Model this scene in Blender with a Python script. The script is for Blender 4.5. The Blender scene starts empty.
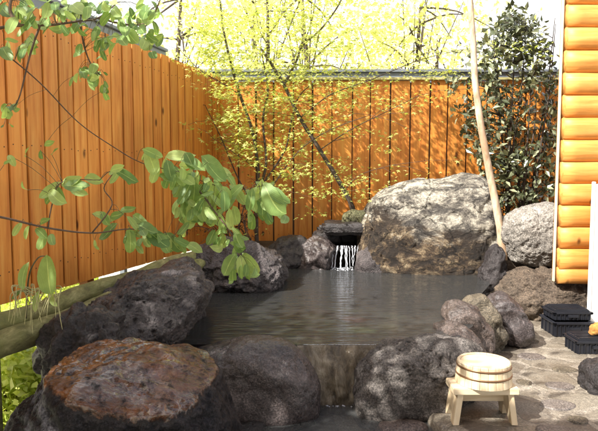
import bpy, bmesh, math, random
from mathutils import Vector, Matrix, noise
R = math.radians
SC = bpy.context.scene
COL = SC.collection
rnd = random.Random(7)

# ------------------------------------------------------------------ camera
CZ, F, PITCH = 1.10, 581.4, R(4.48)
CT, ST = math.cos(PITCH), math.sin(PITCH)
cam = bpy.data.cameras.new('camera'); cam.lens = 35; cam.sensor_width = 36
cam.clip_start = .05; cam.clip_end = 1500
co = bpy.data.objects.new('camera', cam); COL.objects.link(co)
co.location = (0, 0, CZ); co.rotation_euler = (R(90) - PITCH, 0, 0)
SC.camera = co

def at(px, py, Y):
    """a point of the place, measured from the photograph, at distance Y"""
    u = (px - 299) / F; v = (215.5 - py) / F
    d = Vector((u, CT + v * ST, -ST + v * CT))
    k = Y / d.y
    return Vector((d.x * k, Y, CZ + d.z * k))
def on(px, py, z):
    u = (px - 299) / F; v = (215.5 - py) / F
    d = Vector((u, CT + v * ST, -ST + v * CT))
    k = (z - CZ) / d.z
    return Vector((d.x * k, d.y * k, z))

# ------------------------------------------------------------------ object helpers
def tag(o, label=None, cat=None, group=None, kind=None):
    if label: o['label'] = label
    if cat: o['category'] = cat
    if group: o['group'] = group
    if kind: o['kind'] = kind
    return o
def thing(name, loc, label, cat, group=None):
    o = bpy.data.objects.new(name, None); COL.objects.link(o)
    o.empty_display_size = .1; o.location = loc
    return tag(o, label, cat, group)
def wloc(o):
    v = Vector((0, 0, 0))
    while o: v += o.location; o = o.parent
    return v
def mesh_obj(name, verts, faces, mat, parent=None, origin=None, smooth=True, uvs=None):
    """verts in world space; origin moved to the base (or kept relative to the parent)"""
    if parent is not None:
        off = wloc(parent); loc = Vector((0, 0, 0))
    else:
        off = Vector(origin) if origin is not None else Vector((0, 0, 0)); loc = off
    me = bpy.data.meshes.new(name)
    me.from_pydata([tuple(Vector(v) - off) for v in verts], [], faces)
    if uvs is not None:
        ul = me.uv_layers.new(name='UVMap')
        flat = []
        for l in me.loops: flat += uvs[l.vertex_index]
        ul.data.foreach_set('uv', flat)
    if smooth: me.polygons.foreach_set('use_smooth', [True] * len(me.polygons))
    me.materials.append(mat); me.update()
    o = bpy.data.objects.new(name, me); COL.objects.link(o)
    if parent is not None: o.parent = parent
    o.location = loc
    return o

class MB:
    def __init__(s): s.v = []; s.f = []; s.uv = []
    def add(s, vs, fs, uv=None):
        n = len(s.v); s.v += [Vector(v) for v in vs]; s.f += [tuple(i + n for i in f) for f in fs]
        s.uv += uv if uv else [(0.5, 0.5)] * len(vs)
    def box(s, c, size, rot=None, bev=0):
        bm = bmesh.new(); bmesh.ops.create_cube(bm, size=1)
        for v in bm.verts: v.co = Vector((v.co.x * size[0], v.co.y * size[1], v.co.z * size[2]))
        if bev: bmesh.ops.bevel(bm, geom=list(bm.edges), offset=bev, segments=2, affect='EDGES')
        M = rot if rot else Matrix.Identity(3)
        bm.verts.index_update()
        s.add([M @ v.co + Vector(c) for v in bm.verts], [[v.index for v in f.verts] for f in bm.faces]); bm.free()
    def tube(s, pts, rad, seg=8, caps=True, rough=0, seed=0):
        pts = [Vector(p) for p in pts]; n = len(pts)
        if not hasattr(rad, '__len__'): rad = [rad] * n
        up = Vector((0.31, 0.17, 0.93)); prev = None; vs = []; uv = []
        for i, p in enumerate(pts):
            t = (pts[min(i + 1, n - 1)] - pts[max(i - 1, 0)]).normalized()
            a = (prev - t * prev.dot(t)) if prev else (up.cross(t) if abs(up.dot(t)) < .95 else Vector((1, 0, 0)).cross(t))
            a.normalize(); prev = a; b = t.cross(a)
            for k in range(seg):
                w = 2 * math.pi * k / seg
                r = rad[i]
                if rough: r *= 1 + rough * noise.noise(Vector((math.cos(w) * 1.2 + seed, math.sin(w) * 1.2, i * .45)))
                vs.append(p + a * math.cos(w) * r + b * math.sin(w) * r); uv.append((k / seg, i / n))
        fs = [[i * seg + k, i * seg + (k + 1) % seg, (i + 1) * seg + (k + 1) % seg, (i + 1) * seg + k] for i in range(n - 1) for k in range(seg)]
        if caps: fs += [list(range(seg))[::-1], [(n - 1) * seg + k for k in range(seg)]]
        s.add(vs, fs, uv)
    def lathe(s, c, prof, seg=48, wob=None):
        vs = []; n = len(prof)
        for (r, z) in prof:
            for k in range(seg):
                w = 2 * math.pi * k / seg
                vs.append(Vector(c) + Vector((math.cos(w) * r, math.sin(w) * r, z)))
        fs = [[i * seg + k, i * seg + (k + 1) % seg, (i + 1) * seg + (k + 1) % seg, (i + 1) * seg + k] for i in range(n - 1) for k in range(seg)]
        s.add(vs, fs)
    def build(s, name, mat, parent=None, origin=None, smooth=False, uv=False):
        return mesh_obj(name, s.v, s.f, mat, parent, origin, smooth, s.uv if uv else None)

def smooth_path(pts, n=6):
    pts = [Vector(p) for p in pts]; out = []
    for i in range(len(pts) - 1):
        p0, p1, p2, p3 = pts[max(i - 1, 0)], pts[i], pts[i + 1], pts[min(i + 2, len(pts) - 1)]
        for k in range(n):
            t = k / n
            out.append(.5 * ((2 * p1) + (p2 - p0) * t + (2 * p0 - 5 * p1 + 4 * p2 - p3) * t * t + (3 * p1 - p0 - 3 * p2 + p3) * t ** 3))
    out.append(pts[-1]); return out
def lerp_list(a, b, n): return [a + (b - a) * i / (n - 1) for i in range(n)]

# ------------------------------------------------------------------ material helpers
class NT:
    def __init__(s, name):
        s.m = bpy.data.materials.new(name); s.m.use_nodes = True
        s.t = s.m.node_tree; s.t.nodes.clear()
        s.out = s.t.nodes.new('ShaderNodeOutputMaterial')
    def n(s, ty, **kw):
        nd = s.t.nodes.new('ShaderNode' + ty)
        for k, v in kw.items():
            if k in nd.inputs.keys(): nd.inputs[k].default_value = v
            else: setattr(nd, k, v)
        return nd
    def l(s, a, b): s.t.links.new(a, b)
    def coord(s, scale=(1, 1, 1), rnd_off=True, kind='Object'):
        tc = s.n('TexCoord'); mp = s.n('Mapping'); mp.inputs['Scale'].default_value = scale
        s.l(tc.outputs[kind], mp.inputs['Vector'])
        if rnd_off:
            oi = s.n('ObjectInfo'); mu = s.n('Math', operation='MULTIPLY'); mu.inputs[1].default_value = 37
            s.l(oi.outputs['Random'], mu.inputs[0])
            s.l(mu.outputs[0], mp.inputs['Location'])
        return mp.outputs[0]
    def noise(s, vec, scale, detail=6, rough=.6, dist=0):
        nd = s.n('TexNoise'); nd.inputs['Scale'].default_value = scale; nd.inputs['Detail'].default_value = detail
        nd.inputs['Roughness'].default_value = rough; nd.inputs['Distortion'].default_value = dist
        s.l(vec, nd.inputs['Vector']); return nd.outputs[0]
    def ramp(s, fac, stops):
        r = s.n('ValToRGB'); el = r.color_ramp.elements
        while len(el) < len(stops): el.new(.5)
        for e, (p, c) in zip(el, stops):
            e.position = p; e.color = (*c, 1) if hasattr(c, '__len__') else (c, c, c, 1)
        s.l(fac, r.inputs[0]); return r.outputs[0]
    def mix(s, fac, a, b, mode='MIX'):
        m = s.n('Mix', data_type='RGBA', blend_type=mode)
        for sock, v in ((m.inputs[0], fac), (m.inputs[6], a), (m.inputs[7], b)):
            if hasattr(v, 'is_linked'): s.l(v, sock)
            elif hasattr(v, '__len__'): sock.default_value = (*v, 1)
            else: sock.default_value = v
        return m.outputs[2]
    def bump(s, h, strength=.5, dist=.01, prev=None):
        b = s.n('Bump'); b.inputs['Strength'].default_value = strength; b.inputs['Distance'].default_value = dist
        s.l(h, b.inputs['Height'])
        if prev: s.l(prev, b.inputs['Normal'])
        return b.outputs[0]
    def principled(s, color, rough=.6, normal=None, **kw):
        p = s.n('BsdfPrincipled')
        for sock, v in ((p.inputs['Base Color'], color), (p.inputs['Roughness'], rough)):
            if hasattr(v, 'is_linked'): s.l(v, sock)
            elif hasattr(v, '__len__'): sock.default_value = (*v, 1)
            else: sock.default_value = v
        if normal: s.l(normal, p.inputs['Normal'])
        for k, v in kw.items(): p.inputs[k.replace('_', ' ')].default_value = v
        s.l(p.outputs[0], s.out.inputs[0]); return p

def rock_mat(name, dark, mid, light, light_amt=.5, rough=.7, bump=.5, pit=60, wet=0, speck=None, patch_scale=3.5):
    t = NT(name); v = t.coord()
    a = t.noise(v, patch_scale, 8, .65, .6)
    b = t.noise(v, 18, 8, .7, .3)
    c1 = t.ramp(a, [(.3, dark), (.55, mid), (.55 + .35 * (1.05 - light_amt), light)])
    c2 = t.ramp(b, [(.3, dark), (.72, light)])
    c = t.mix(.4, c1, c2)
    vo = t.n('TexVoronoi', feature='F1'); vo.inputs['Scale'].default_value = pit; t.l(v, vo.inputs['Vector'])
    pits = t.ramp(vo.outputs['Distance'], [(.05, 0.0), (.42, 1.0)])
    pm = t.ramp(t.noise(v, 9, 3), [(.42, 1.0), (.6, 0.0)])
    pits2 = t.mix(pm, pits, (1, 1, 1))
    c = t.mix(.5, c, pits2, 'MULTIPLY')
    if speck:
        sp = t.ramp(t.noise(v, 55, 4, .8), [(.6, 0.0), (.7, 1.0)])
        c = t.mix(sp, c, speck)
    gr = t.noise(v, 130, 4, .8)
    c = t.mix(1, c, t.ramp(gr, [(.4, .42), (.52, 1.0), (.64, 1.9)]), 'MULTIPLY')
    cr = t.n('TexVoronoi', feature='DISTANCE_TO_EDGE'); cr.inputs['Scale'].default_value = 5.5
    wn = t.n('TexNoise'); wn.inputs['Scale'].default_value = 7; wn.inputs['Detail'].default_value = 6; t.l(v, wn.inputs['Vector'])
    ws = t.n('VectorMath', operation='SCALE'); ws.inputs['Scale'].default_value = .35; t.l(wn.outputs['Color'], ws.inputs[0])
    wa = t.n('VectorMath', operation='ADD'); t.l(v, wa.inputs[0]); t.l(ws.outputs[0], wa.inputs[1]); t.l(wa.outputs[0], cr.inputs['Vector'])
    crk = t.ramp(cr.outputs['Distance'], [(.0, 0.0), (.02, 1.0)])
    c = t.mix(.5, c, crk, 'MULTIPLY')
    fine = t.noise(v, 90, 8, .8)
    nrm = t.bump(fine, bump, .012)
    nrm = t.bump(crk, bump * .5, .01, nrm)
    nrm = t.bump(pits2, bump * .8, .008, nrm)
    nrm = t.bump(b, bump * .8, .02, nrm)
    if wet:
        ro = t.ramp(a, [(.35, max(rough - wet, .12)), (.65, rough)])
        t.principled(c, ro, nrm)
    else: t.principled(c, rough, nrm)
    return t.m

M = {}
M['lava'] = rock_mat('dark_lava_rock', (.007, .006, .0065), (.026, .021, .022), (.085, .072, .073), .45, .55, .7, 70, .25)
M['ridge'] = rock_mat('mauve_lava_rock', (.014, .0115, .012), (.065, .053, .055), (.23, .20, .2), .5, .5, 1.0, 70, .3)
M['pitted'] = rock_mat('pitted_grey_rock', (.02, .016, .014), (.095, .08, .072), (.34, .31, .285), .6, .6, 1.0, 45)
M['smooth'] = rock_mat('smooth_purple_rock', (.013, .010, .0105), (.052, .039, .038), (.15, .125, .12), .5, .35, .35, 90, .15)
M['river'] = rock_mat('river_stone', (.03, .023, .02), (.085, .062, .052), (.17, .135, .12), .5, .5, .3, 110, .1)
M['tan'] = rock_mat('tan_slab_stone', (.045, .036, .024), (.11, .088, .058), (.21, .175, .125), .5, .6, .5, 80)
M['pale'] = rock_mat('pale_grey_rock', (.08, .07, .06), (.34, .31, .27), (.62, .58, .53), .8, .8, .9, 40)
M['brown'] = rock_mat('brown_rock', (.02, .014, .01), (.09, .062, .042), (.26, .2, .145), .5, .75, .8, 50)
M['mossy'] = rock_mat('mossy_rock', (.03, .03, .015), (.10, .105, .04), (.24, .21, .13), .5, .85, .8, 60)
M['stepping'] = rock_mat('embedded_stone', (.07, .058, .052), (.14, .118, .105), (.22, .195, .175), .5, .5, .3, 90, .2)

def big_rock_mat():
    t = NT('patchy_brown_cream_rock'); v = t.coord(rnd_off=False)
    mp = t.n('Mapping'); mp.inputs['Rotation'].default_value = (0, R(-42), 0); mp.inputs['Scale'].default_value = (.7, 1, 1.1); t.l(v, mp.inputs[0]); vv = mp.outputs[0]
    a = t.noise(vv, 3.2, 10, .72, .5); b = t.noise(vv, 10, 10, .78, .3); g = t.noise(v, 75, 5, .8)
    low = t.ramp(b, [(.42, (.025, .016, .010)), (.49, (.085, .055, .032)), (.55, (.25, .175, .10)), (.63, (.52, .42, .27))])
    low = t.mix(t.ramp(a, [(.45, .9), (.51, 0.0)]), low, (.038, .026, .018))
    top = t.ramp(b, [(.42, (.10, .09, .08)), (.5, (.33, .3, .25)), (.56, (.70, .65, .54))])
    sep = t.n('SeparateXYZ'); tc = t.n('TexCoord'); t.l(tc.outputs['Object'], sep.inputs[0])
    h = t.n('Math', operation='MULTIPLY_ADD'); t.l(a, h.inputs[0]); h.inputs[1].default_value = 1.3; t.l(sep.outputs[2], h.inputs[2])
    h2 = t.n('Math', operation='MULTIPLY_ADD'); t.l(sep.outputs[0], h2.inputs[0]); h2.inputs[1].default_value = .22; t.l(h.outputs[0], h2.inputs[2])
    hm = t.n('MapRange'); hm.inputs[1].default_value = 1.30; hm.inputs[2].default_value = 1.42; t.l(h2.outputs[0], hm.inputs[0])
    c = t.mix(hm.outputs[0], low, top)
    c = t.mix(1, c, t.ramp(g, [(.4, .6), (.52, 1.0), (.64, 1.3)]), 'MULTIPLY')
    cr = t.n('TexVoronoi', feature='DISTANCE_TO_EDGE'); cr.inputs['Scale'].default_value = 2.6
    wn = t.n('TexNoise'); wn.inputs['Scale'].default_value = 4; wn.inputs['Detail'].default_value = 8; t.l(vv, wn.inputs['Vector'])
    ws = t.n('VectorMath', operation='SCALE'); ws.inputs['Scale'].default_value = .6; t.l(wn.outputs['Color'], ws.inputs[0])
    wa = t.n('VectorMath', operation='ADD'); t.l(vv, wa.inputs[0]); t.l(ws.outputs[0], wa.inputs[1]); t.l(wa.outputs[0], cr.inputs['Vector'])
    crk = t.ramp(cr.outputs['Distance'], [(.0, 0.0), (.025, 1.0)])
    c = t.mix(.75, c, crk, 'MULTIPLY')
    n1 = t.bump(g, .5, .01); n1 = t.bump(crk, .8, .03, n1); n1 = t.bump(b, 1.0, .07, n1)
    t.principled(c, .7, n1)
    return t.m
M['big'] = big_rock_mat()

def stained_mat():
    t = NT('dark_rock_with_rusty_wet_top'); v = t.coord(rnd_off=False)
    a = t.noise(v, 5, 8, .65, .5); b = t.noise(v, 26, 8, .75)
    rockc = t.mix(.5, t.ramp(a, [(.3, (.003, .003, .004)), (.7, (.018, .016, .019))]), t.ramp(b, [(.35, (.003, .003, .004)), (.75, (.04, .036, .04))]))
    rust = t.mix(.5, t.ramp(a, [(.4, (.03, .013, .006)), (.56, (.12, .042, .012)), (.7, (.34, .12, .03))]), t.ramp(b, [(.35, (.025, .011, .006)), (.7, (.15, .055, .018))]))
    gr = t.ramp(t.noise(v, 140, 4, .8), [(.4, .4), (.52, 1.0), (.64, 2.0)]); rockc = t.mix(1, rockc, gr, 'MULTIPLY'); rust = t.mix(.3, rust, gr, 'MULTIPLY')
    at_ = t.n('Attribute', attribute_name='top_stain')
    e = t.n('Math', operation='MULTIPLY_ADD'); t.l(b, e.inputs[0]); e.inputs[1].default_value = 1.5
    ad = t.n('Math', operation='SUBTRACT'); t.l(at_.outputs['Fac'], ad.inputs[0]); ad.inputs[1].default_value = .85
    t.l(ad.outputs[0], e.inputs[2])
    msk = t.ramp(e.outputs[0], [(.66, 0.0), (.92, 1.0)])
    c = t.mix(msk, rockc, rust)
    sx = t.coord((1, 3.5, 1), False)
    w = t.noise(sx, 11, 5, .6, .6)
    ro = t.mix(msk, (.5, .5, .5), t.ramp(w, [(.44, .16), (.54, .03)]))
    n1 = t.bump(t.noise(v, 80, 6, .7), .12, .002)
    n1 = t.bump(w, .6, .02, n1); n1 = t.bump(b, .4, .008, n1)
    rim = t.ramp(e.outputs[0], [(.42, 0.0), (.56, .2), (.72, 0.0)]); c = t.mix(rim, c, (.10, .09, .09))
    cw = t.noise(t.coord((1, 2.2, 1), False), 9, 3, .5, .4); cb = t.bump(cw, .8, .03)
    p = t.principled(c, ro, n1, Coat_Roughness=.03, Coat_IOR=1.5)
    t.l(cb, p.inputs['Coat Normal']); cwm = t.mix(t.ramp(t.noise(v, 7, 3), [(.46, 0.0), (.53, 1.0)]), (0, 0, 0), msk); t.l(cwm, p.inputs['Coat Weight']); t.l(t.ramp(msk, [(0, .12), (1, .6)]), p.inputs['Specular IOR Level'])
    return t.m
M['stained'] = stained_mat()

def wood_mat(name, c0, c1, c2, grain=(26, 26, 1.6), rough=.55, var=.35, knots=True, spec=.4, stain=True):
    t = NT(name); v = t.coord(grain, False)
    geo = t.n('NewGeometry')
    mu = t.n('Math', operation='MULTIPLY'); mu.inputs[1].default_value = 40; t.l(geo.outputs['Random Per Island'], mu.inputs[0])
    vadd = t.n('VectorMath', operation='ADD'); t.l(v, vadd.inputs[0])
    cm = t.n('CombineXYZ'); t.l(mu.outputs[0], cm.inputs[0]); t.l(mu.outputs[0], cm.inputs[2]); t.l(cm.outputs[0], vadd.inputs[1])
    g = t.noise(vadd.outputs[0], 1.0, 7, .62, .7)
    c = t.ramp(g, [(.3, c0), (.5, c1), (.72, c2)])
    hv = t.ramp(geo.outputs['Random Per Island'], [(0, 1 - var), (.5, 1.0), (1, 1 - var * .4)])
    c = t.mix(1, c, hv, 'MULTIPLY')
    if stain:
        st = t.ramp(t.noise(t.coord((1, 1, .7), False), 2.2, 5, .6, .3), [(.35, .72), (.6, 1.0)])
        c = t.mix(.8, c, st, 'MULTIPLY')
    if knots:
        v2 = t.coord((5.5, 5.5, 2.6), False)
        va = t.n('VectorMath', operation='ADD'); t.l(v2, va.inputs[0]); t.l(cm.outputs[0], va.inputs[1])
        vo = t.n('TexVoronoi', feature='F1'); vo.inputs['Scale'].default_value = 1.0; t.l(va.outputs[0], vo.inputs['Vector'])
        k = t.ramp(vo.outputs['Distance'], [(.05, 0.0), (.11, 1.0)])
        c = t.mix(k, tuple(x * .22 for x in c0), c)
    nr = t.bump(g, .25, .004)
    t.principled(c, rough, nr, Specular_IOR_Level=spec)
    return t.m
M['fence'] = wood_mat('orange_stained_cedar', (.52, .15, .022), (.72, .27, .048), (.82, .385, .085), var=.26)
_t = NT('rusty_nail'); _t.principled((.05, .03, .02), .6); M['nail'] = _t.m
M['gap_shade'] = wood_mat('gap_shade_brown', (.03, .014, .006), (.06, .025, .01), (.09, .04, .015), knots=False)  # dark brown standing in for the shade between planks
M['rail'] = wood_mat('orange_stained_rail', (.2, .06, .01), (.34, .11, .02), (.46, .17, .035), (1.6, 26, 26), knots=False)
M['cap'] = wood_mat('pale_weathered_cap', (.34, .3, .12), (.5, .44, .2), (.62, .56, .3), (2, 30, 30), knots=False)
M['logwall'] = wood_mat('varnished_golden_log', (.50, .19, .035), (.72, .32, .075), (.80, .42, .13), (1.6, 30, 30), .5, .2, True, .35, stain=True)
M['trim'] = wood_mat('pale_corner_board', (.6, .5, .3), (.7, .6, .4), (.76, .68, .5), (30, 30, 2), .6, .1, False)
M['hinoki'] = wood_mat('pale_cypress_wood', (.62, .47, .28), (.74, .6, .4), (.8, .69, .5), (3, 30, 30), .5, .16, True)
M['stave'] = wood_mat('pale_cypress_stave', (.6, .45, .27), (.74, .6, .4), (.8, .69, .5), (40, 40, 3), .5, .2, False)
M['hoop'] = NT('dull_copper_hoop').m
_t = NT('dull_copper'); _t.principled((.24, .14, .075), .42, Metallic=.6); M['hoop'] = _t.m

def mossy_log():
    t = NT('mossy_weathered_log'); v = t.coord((3, 1.0, 3), False)
    a = t.noise(v, 9, 8, .7, .4); b = t.noise(t.coord((1, 1, 1), False), 6, 6, .65)
    c = t.ramp(a, [(.3, (.05, .042, .016)), (.5, (.17, .155, .055)), (.7, (.34, .31, .14))])
    c = t.mix(t.ramp(b, [(.45, 0.0), (.65, .7)]), c, (.15, .16, .04))
    t.principled(c, .85, t.bump(t.noise(v, 30, 6, .7), .7, .01)); return t.m
M['mosslog'] = mossy_log()

def simple(name, c, rough=.6, nscale=8, var=.25, bump=.2, bdist=.005, **kw):
    t = NT(name); v = t.coord()
    a = t.noise(v, nscale, 6, .65)
    col = t.ramp(a, [(.3, tuple(x * (1 - var) for x in c)), (.7, tuple(min(x * (1 + var), .9) for x in c))])
    t.principled(col, rough, t.bump(t.noise(v, nscale * 8, 5, .7), bump, bdist), **kw); return t.m
M['metal'] = simple('grey_sheet_metal', (.17, .19, .22), .45, 3, .15, .05, Metallic=.2)
M['black'] = simple('black_plastic', (.012, .013, .018), .4, 10, .3, .1)
M['white'] = simple('white_painted_board', (.78, .78, .76), .5, 4, .03, .05)
M['sponge'] = simple('orange_sponge', (.5, .24, .06), .9, 40, .4, .8, .01)
M['soil'] = simple('dark_soil', (.06, .042, .028), .9, 6, .5, .8, .03)
M['bark'] = simple('dark_bark', (.075, .055, .042), .85, 25, .5, .8, .008)
M['twig'] = simple('brown_twig', (.12, .075, .05), .8, 30, .4, .5, .003)
M['stem'] = simple('green_brown_stem', (.10, .09, .045), .75, 30, .4, .4, .003)
M['straw'] = simple('dry_straw_strand', (.42, .4, .2), .8, 30, .3, .3, .002)
M['wallrock'] = simple('wet_masonry', (.05, .042, .036), .6, 12, .5, .8, .02)

def pole_bark():
    t = NT('pale_smooth_bark'); v = t.coord((1, 1, .35), False)
    a = t.noise(v, 22, 6, .65, .4); b = t.noise(v, 5, 4)
    c = t.ramp(a, [(.3, (.26, .16, .09)), (.5, (.48, .38, .27)), (.7, (.66, .58, .46))])
    c = t.mix(t.ramp(b, [(.45, 0.0), (.62, .7)]), c, (.34, .2, .11))
    t.principled(c, .7, t.bump(a, .4, .006)); return t.m
M['pole'] = pole_bark()

def leaf_mat(name, c0, c1, c2, trans=.45, rough=.45, veins=False, spec=.4):
    t = NT(name); geo = t.n('NewGeometry')
    c = t.ramp(geo.outputs['Random Per Island'], [(0, c0), (.5, c1), (1, c2)])
    nrm = None
    if veins:
        tc = t.n('TexCoord'); sp = t.n('SeparateXYZ'); t.l(tc.outputs['UV'], sp.inputs[0])
        su = t.n('Math', operation='SUBTRACT'); t.l(sp.outputs[0], su.inputs[0]); su.inputs[1].default_value = .5
        ab = t.n('Math', operation='ABSOLUTE'); t.l(su.outputs[0], ab.inputs[0])
        mid = t.ramp(ab.outputs[0], [(.0, .55), (.045, 0.0)])
        ml = t.n('Math', operation='MULTIPLY_ADD'); t.l(ab.outputs[0], ml.inputs[0]); ml.inputs[1].default_value = -1.0; t.l(sp.outputs[1], ml.inputs[2])
        m2 = t.n('Math', operation='MULTIPLY'); t.l(ml.outputs[0], m2.inputs[0]); m2.inputs[1].default_value = 70
        si = t.n('Math', operation='SINE'); t.l(m2.outputs[0], si.inputs[0])
        sv = t.ramp(si.outputs[0], [(.75, 0.0), (1.0, .22)])
        c = t.mix(mid, c, tuple(min(1, x * 1.7) for x in c2)); c = t.mix(sv, c, tuple(x * 1.25 for x in c2))
        blot = t.ramp(t.noise(t.coord((1, 1, 1), False), 30, 4), [(.35, .78), (.6, 1.0)])
        c = t.mix(.8, c, blot, 'MULTIPLY')
        nrm = t.bump(si.outputs[0], .12, .001)
    p = t.principled(c, rough, nrm, Specular_IOR_Level=spec)
    tr = t.n('BsdfTranslucent'); bright = t.mix(1, c, (1.25, 1.2, .7), 'MULTIPLY'); t.l(bright, tr.inputs[0])
    mx = t.n('MixShader'); mx.inputs[0].default_value = trans
    t.l(p.outputs[0], mx.inputs[1]); t.l(tr.outputs[0], mx.inputs[2]); t.l(mx.outputs[0], t.out.inputs[0])
    return t.m
M['leaf'] = leaf_mat('fresh_broad_leaf', (.13, .24, .07), (.28, .43, .13), (.48, .62, .22), .48, .42, True)
M['maple'] = leaf_mat('lime_maple_leaf', (.30, .38, .08), (.50, .56, .13), (.68, .70, .26), .5, .55)
M['bgleaf'] = leaf_mat('sunlit_lime_leaf', (.58, .62, .22), (.74, .76, .34), (.84, .84, .5), .5, .6)
M['holly'] = leaf_mat('dark_glossy_leaf', (.045, .05, .026), (.09, .11, .055), (.36, .38, .24), .2, .25, spec=.9)
M['hedge'] = leaf_mat('sunlit_hedge_leaf', (.36, .46, .08), (.6, .66, .16), (.72, .74, .3), .4, .5)
M['dryleaf'] = leaf_mat('brown_dry_leaf', (.06, .03, .018), (.12, .06, .03), (.2, .12, .05), .25, .7)

def water_mat(name, tint, scale, strength, pale_reflection=.12):
    t = NT(name)
    v = t.coord((1, 3.6, 1), False)
    a = t.noise(v, scale, 4, .55, .5); b = t.noise(v, scale * 3.3, 4, .6, .3)
    n1 = t.bump(a, strength, .03); n1 = t.bump(b, strength * .7, .006, n1)
    fr = t.n('Fresnel'); fr.inputs[0].default_value = 1.42; t.l(n1, fr.inputs[1])
    tr = t.n('BsdfTransparent'); tr.inputs[0].default_value = (*tint, 1)
    gl = t.n('BsdfGlossy'); gl.inputs['Roughness'].default_value = .05; gl.inputs['Color'].default_value = (.95, .95, .97, 1); t.l(n1, gl.inputs['Normal'])
    mx = t.n('MixShader'); t.l(fr.outputs[0], mx.inputs[0]); t.l(tr.outputs[0], mx.inputs[1]); t.l(gl.outputs[0], mx.inputs[2])
    # pale grey diffuse mixed in to stand for reflection brightening the water
    df = t.n('BsdfDiffuse'); df.inputs[0].default_value = (.16, .165, .165, 1)
    m2 = t.n('MixShader'); m2.inputs[0].default_value = pale_reflection
    t.l(mx.outputs[0], m2.inputs[1]); t.l(df.outputs[0], m2.inputs[2])
    t.l(m2.outputs[0], t.out.inputs[0]); return t.m
M['water'] = water_mat('pool_water', (.70, .73, .72), 7, .4)
M['trough'] = water_mat('shallow_water', (.85, .84, .82), 9, .25, .28)
def fall_mat():
    t = NT('falling_water'); v = t.coord((14, 14, 1.2), False)
    a = t.noise(v, 6, 5, .7, .5)
    tr = t.n('BsdfTransparent'); gl = t.n('BsdfPrincipled'); gl.inputs['Base Color'].default_value = (.8, .83, .9, 1); gl.inputs['Roughness'].default_value = .12
    t.l(t.bump(a, .8, .01), gl.inputs['Normal'])
    mx = t.n('MixShader'); t.l(t.ramp(a, [(.36, .12), (.6, .75)]), mx.inputs[0]); t.l(tr.outputs[0], mx.inputs[1]); t.l(gl.outputs[0], mx.inputs[2])
    t.l(mx.outputs[0], t.out.inputs[0]); return t.m
M['fall'] = fall_mat()
def spill_mat():
    t = NT('wet_tan_spill_stone'); v = t.coord((1, 1, .28), False)
    a = t.noise(v, 20, 7, .7, .6); b = t.noise(t.coord((1, 1, 1), False), 9, 5, .6)
    c = t.ramp(a, [(.34, (.035, .025, .015)), (.5, (.13, .1, .062)), (.64, (.26, .22, .16)), (.78, (.38, .36, .32))])
    c = t.mix(t.ramp(b, [(.4, 0.0), (.6, .6)]), c, (.055, .04, .022))
    t.principled(c, .12, t.bump(a, .9, .02), Specular_IOR_Level=.6); return t.m
M['spill'] = spill_mat()
def floor_mat():
    t = NT('pool_bottom_stone'); v = t.coord((1, 1, 1), False)
    vo = t.n('TexVoronoi', feature='F1'); vo.inputs['Scale'].default_value = 4.5; vo.inputs['Randomness'].default_value = 1; t.l(v, vo.inputs['Vector'])
    a = t.noise(v, 3, 6, .6)
    c = t.ramp(a, [(.35, (.10, .075, .05)), (.55, (.27, .21, .12)), (.7, (.36, .32, .18))])
    c = t.mix(.6, c, vo.outputs['Color'], 'MULTIPLY'); c = t.mix(t.ramp(vo.outputs['Distance'], [(.3, 0.0), (.6, .8)]), c, (.03, .025, .022))
    t.principled(c, .8); return t.m
M['floor'] = floor_mat()
def paving_mat():
    t = NT('tan_mortar_paving'); v = t.coord((1, 1, 1), False)
    wv = t.n('VectorMath', operation='ADD'); t.l(v, wv.inputs[0])
    nz = t.n('TexNoise'); nz.inputs['Scale'].default_value = 3; t.l(v, nz.inputs['Vector'])
    sc = t.n('VectorMath', operation='SCALE'); sc.inputs['Scale'].default_value = .22; t.l(nz.outputs['Color'], sc.inputs[0]); t.l(sc.outputs[0], wv.inputs[1])
    ed = t.n('TexVoronoi', feature='DISTANCE_TO_EDGE'); ed.inputs['Scale'].default_value = 4.2; t.l(wv.outputs[0], ed.inputs['Vector'])
    ce = t.n('TexVoronoi', feature='F1'); ce.inputs['Scale'].default_value = 4.2; t.l(wv.outputs[0], ce.inputs['Vector'])
    a = t.noise(v, 5, 8, .65, .3); b = t.noise(v, 40, 7, .75)
    mort = t.mix(.45, t.ramp(a, [(.3, (.09, .075, .055)), (.5, (.22, .19, .148)), (.7, (.35, .31, .25))]), t.ramp(b, [(.3, (.08, .068, .052)), (.7, (.38, .34, .29))]))
    bw = t.n('RGBToBW'); t.l(ce.outputs['Color'], bw.inputs[0])
    stc = t.mix(.5, t.ramp(bw.outputs[0], [(.2, (.09, .072, .06)), (.5, (.16, .135, .10)), (.8, (.23, .2, .155))]), t.ramp(a, [(.3, (.08, .065, .05)), (.7, (.26, .23, .185))]))
    gr = t.ramp(t.noise(v, 120, 4, .8), [(.4, .5), (.52, 1.0), (.64, 1.6)]); mort = t.mix(1, mort, gr, 'MULTIPLY'); stc = t.mix(.8, stc, gr, 'MULTIPLY')
    m = t.ramp(ed.outputs['Distance'], [(.05, 0.0), (.085, 1.0)])
    c = t.mix(m, mort, stc)
    n1 = t.bump(b, .5, .006); n1 = t.bump(m, .5, .008, n1); n1 = t.bump(a, .6, .03, n1)
    ro = t.ramp(a, [(.4, .3), (.6, .75)])
    t.principled(c, ro, n1); return t.m
M['paving'] = paving_mat()
def ground_mat():
    t = NT('pale_gravel_and_grass'); v = t.coord((1, 1, 1), False)
    a = t.noise(v, .8, 6, .6); b = t.noise(v, 25, 6, .8)
    c = t.ramp(b, [(.3, (.28, .27, .2)), (.7, (.62, .6, .52))])
    c = t.mix(t.ramp(a, [(.52, 0.0), (.6, .8)]), c, (.24, .34, .08))
    t.principled(c, .9, t.bump(b, .6, .03)); return t.m
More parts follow.
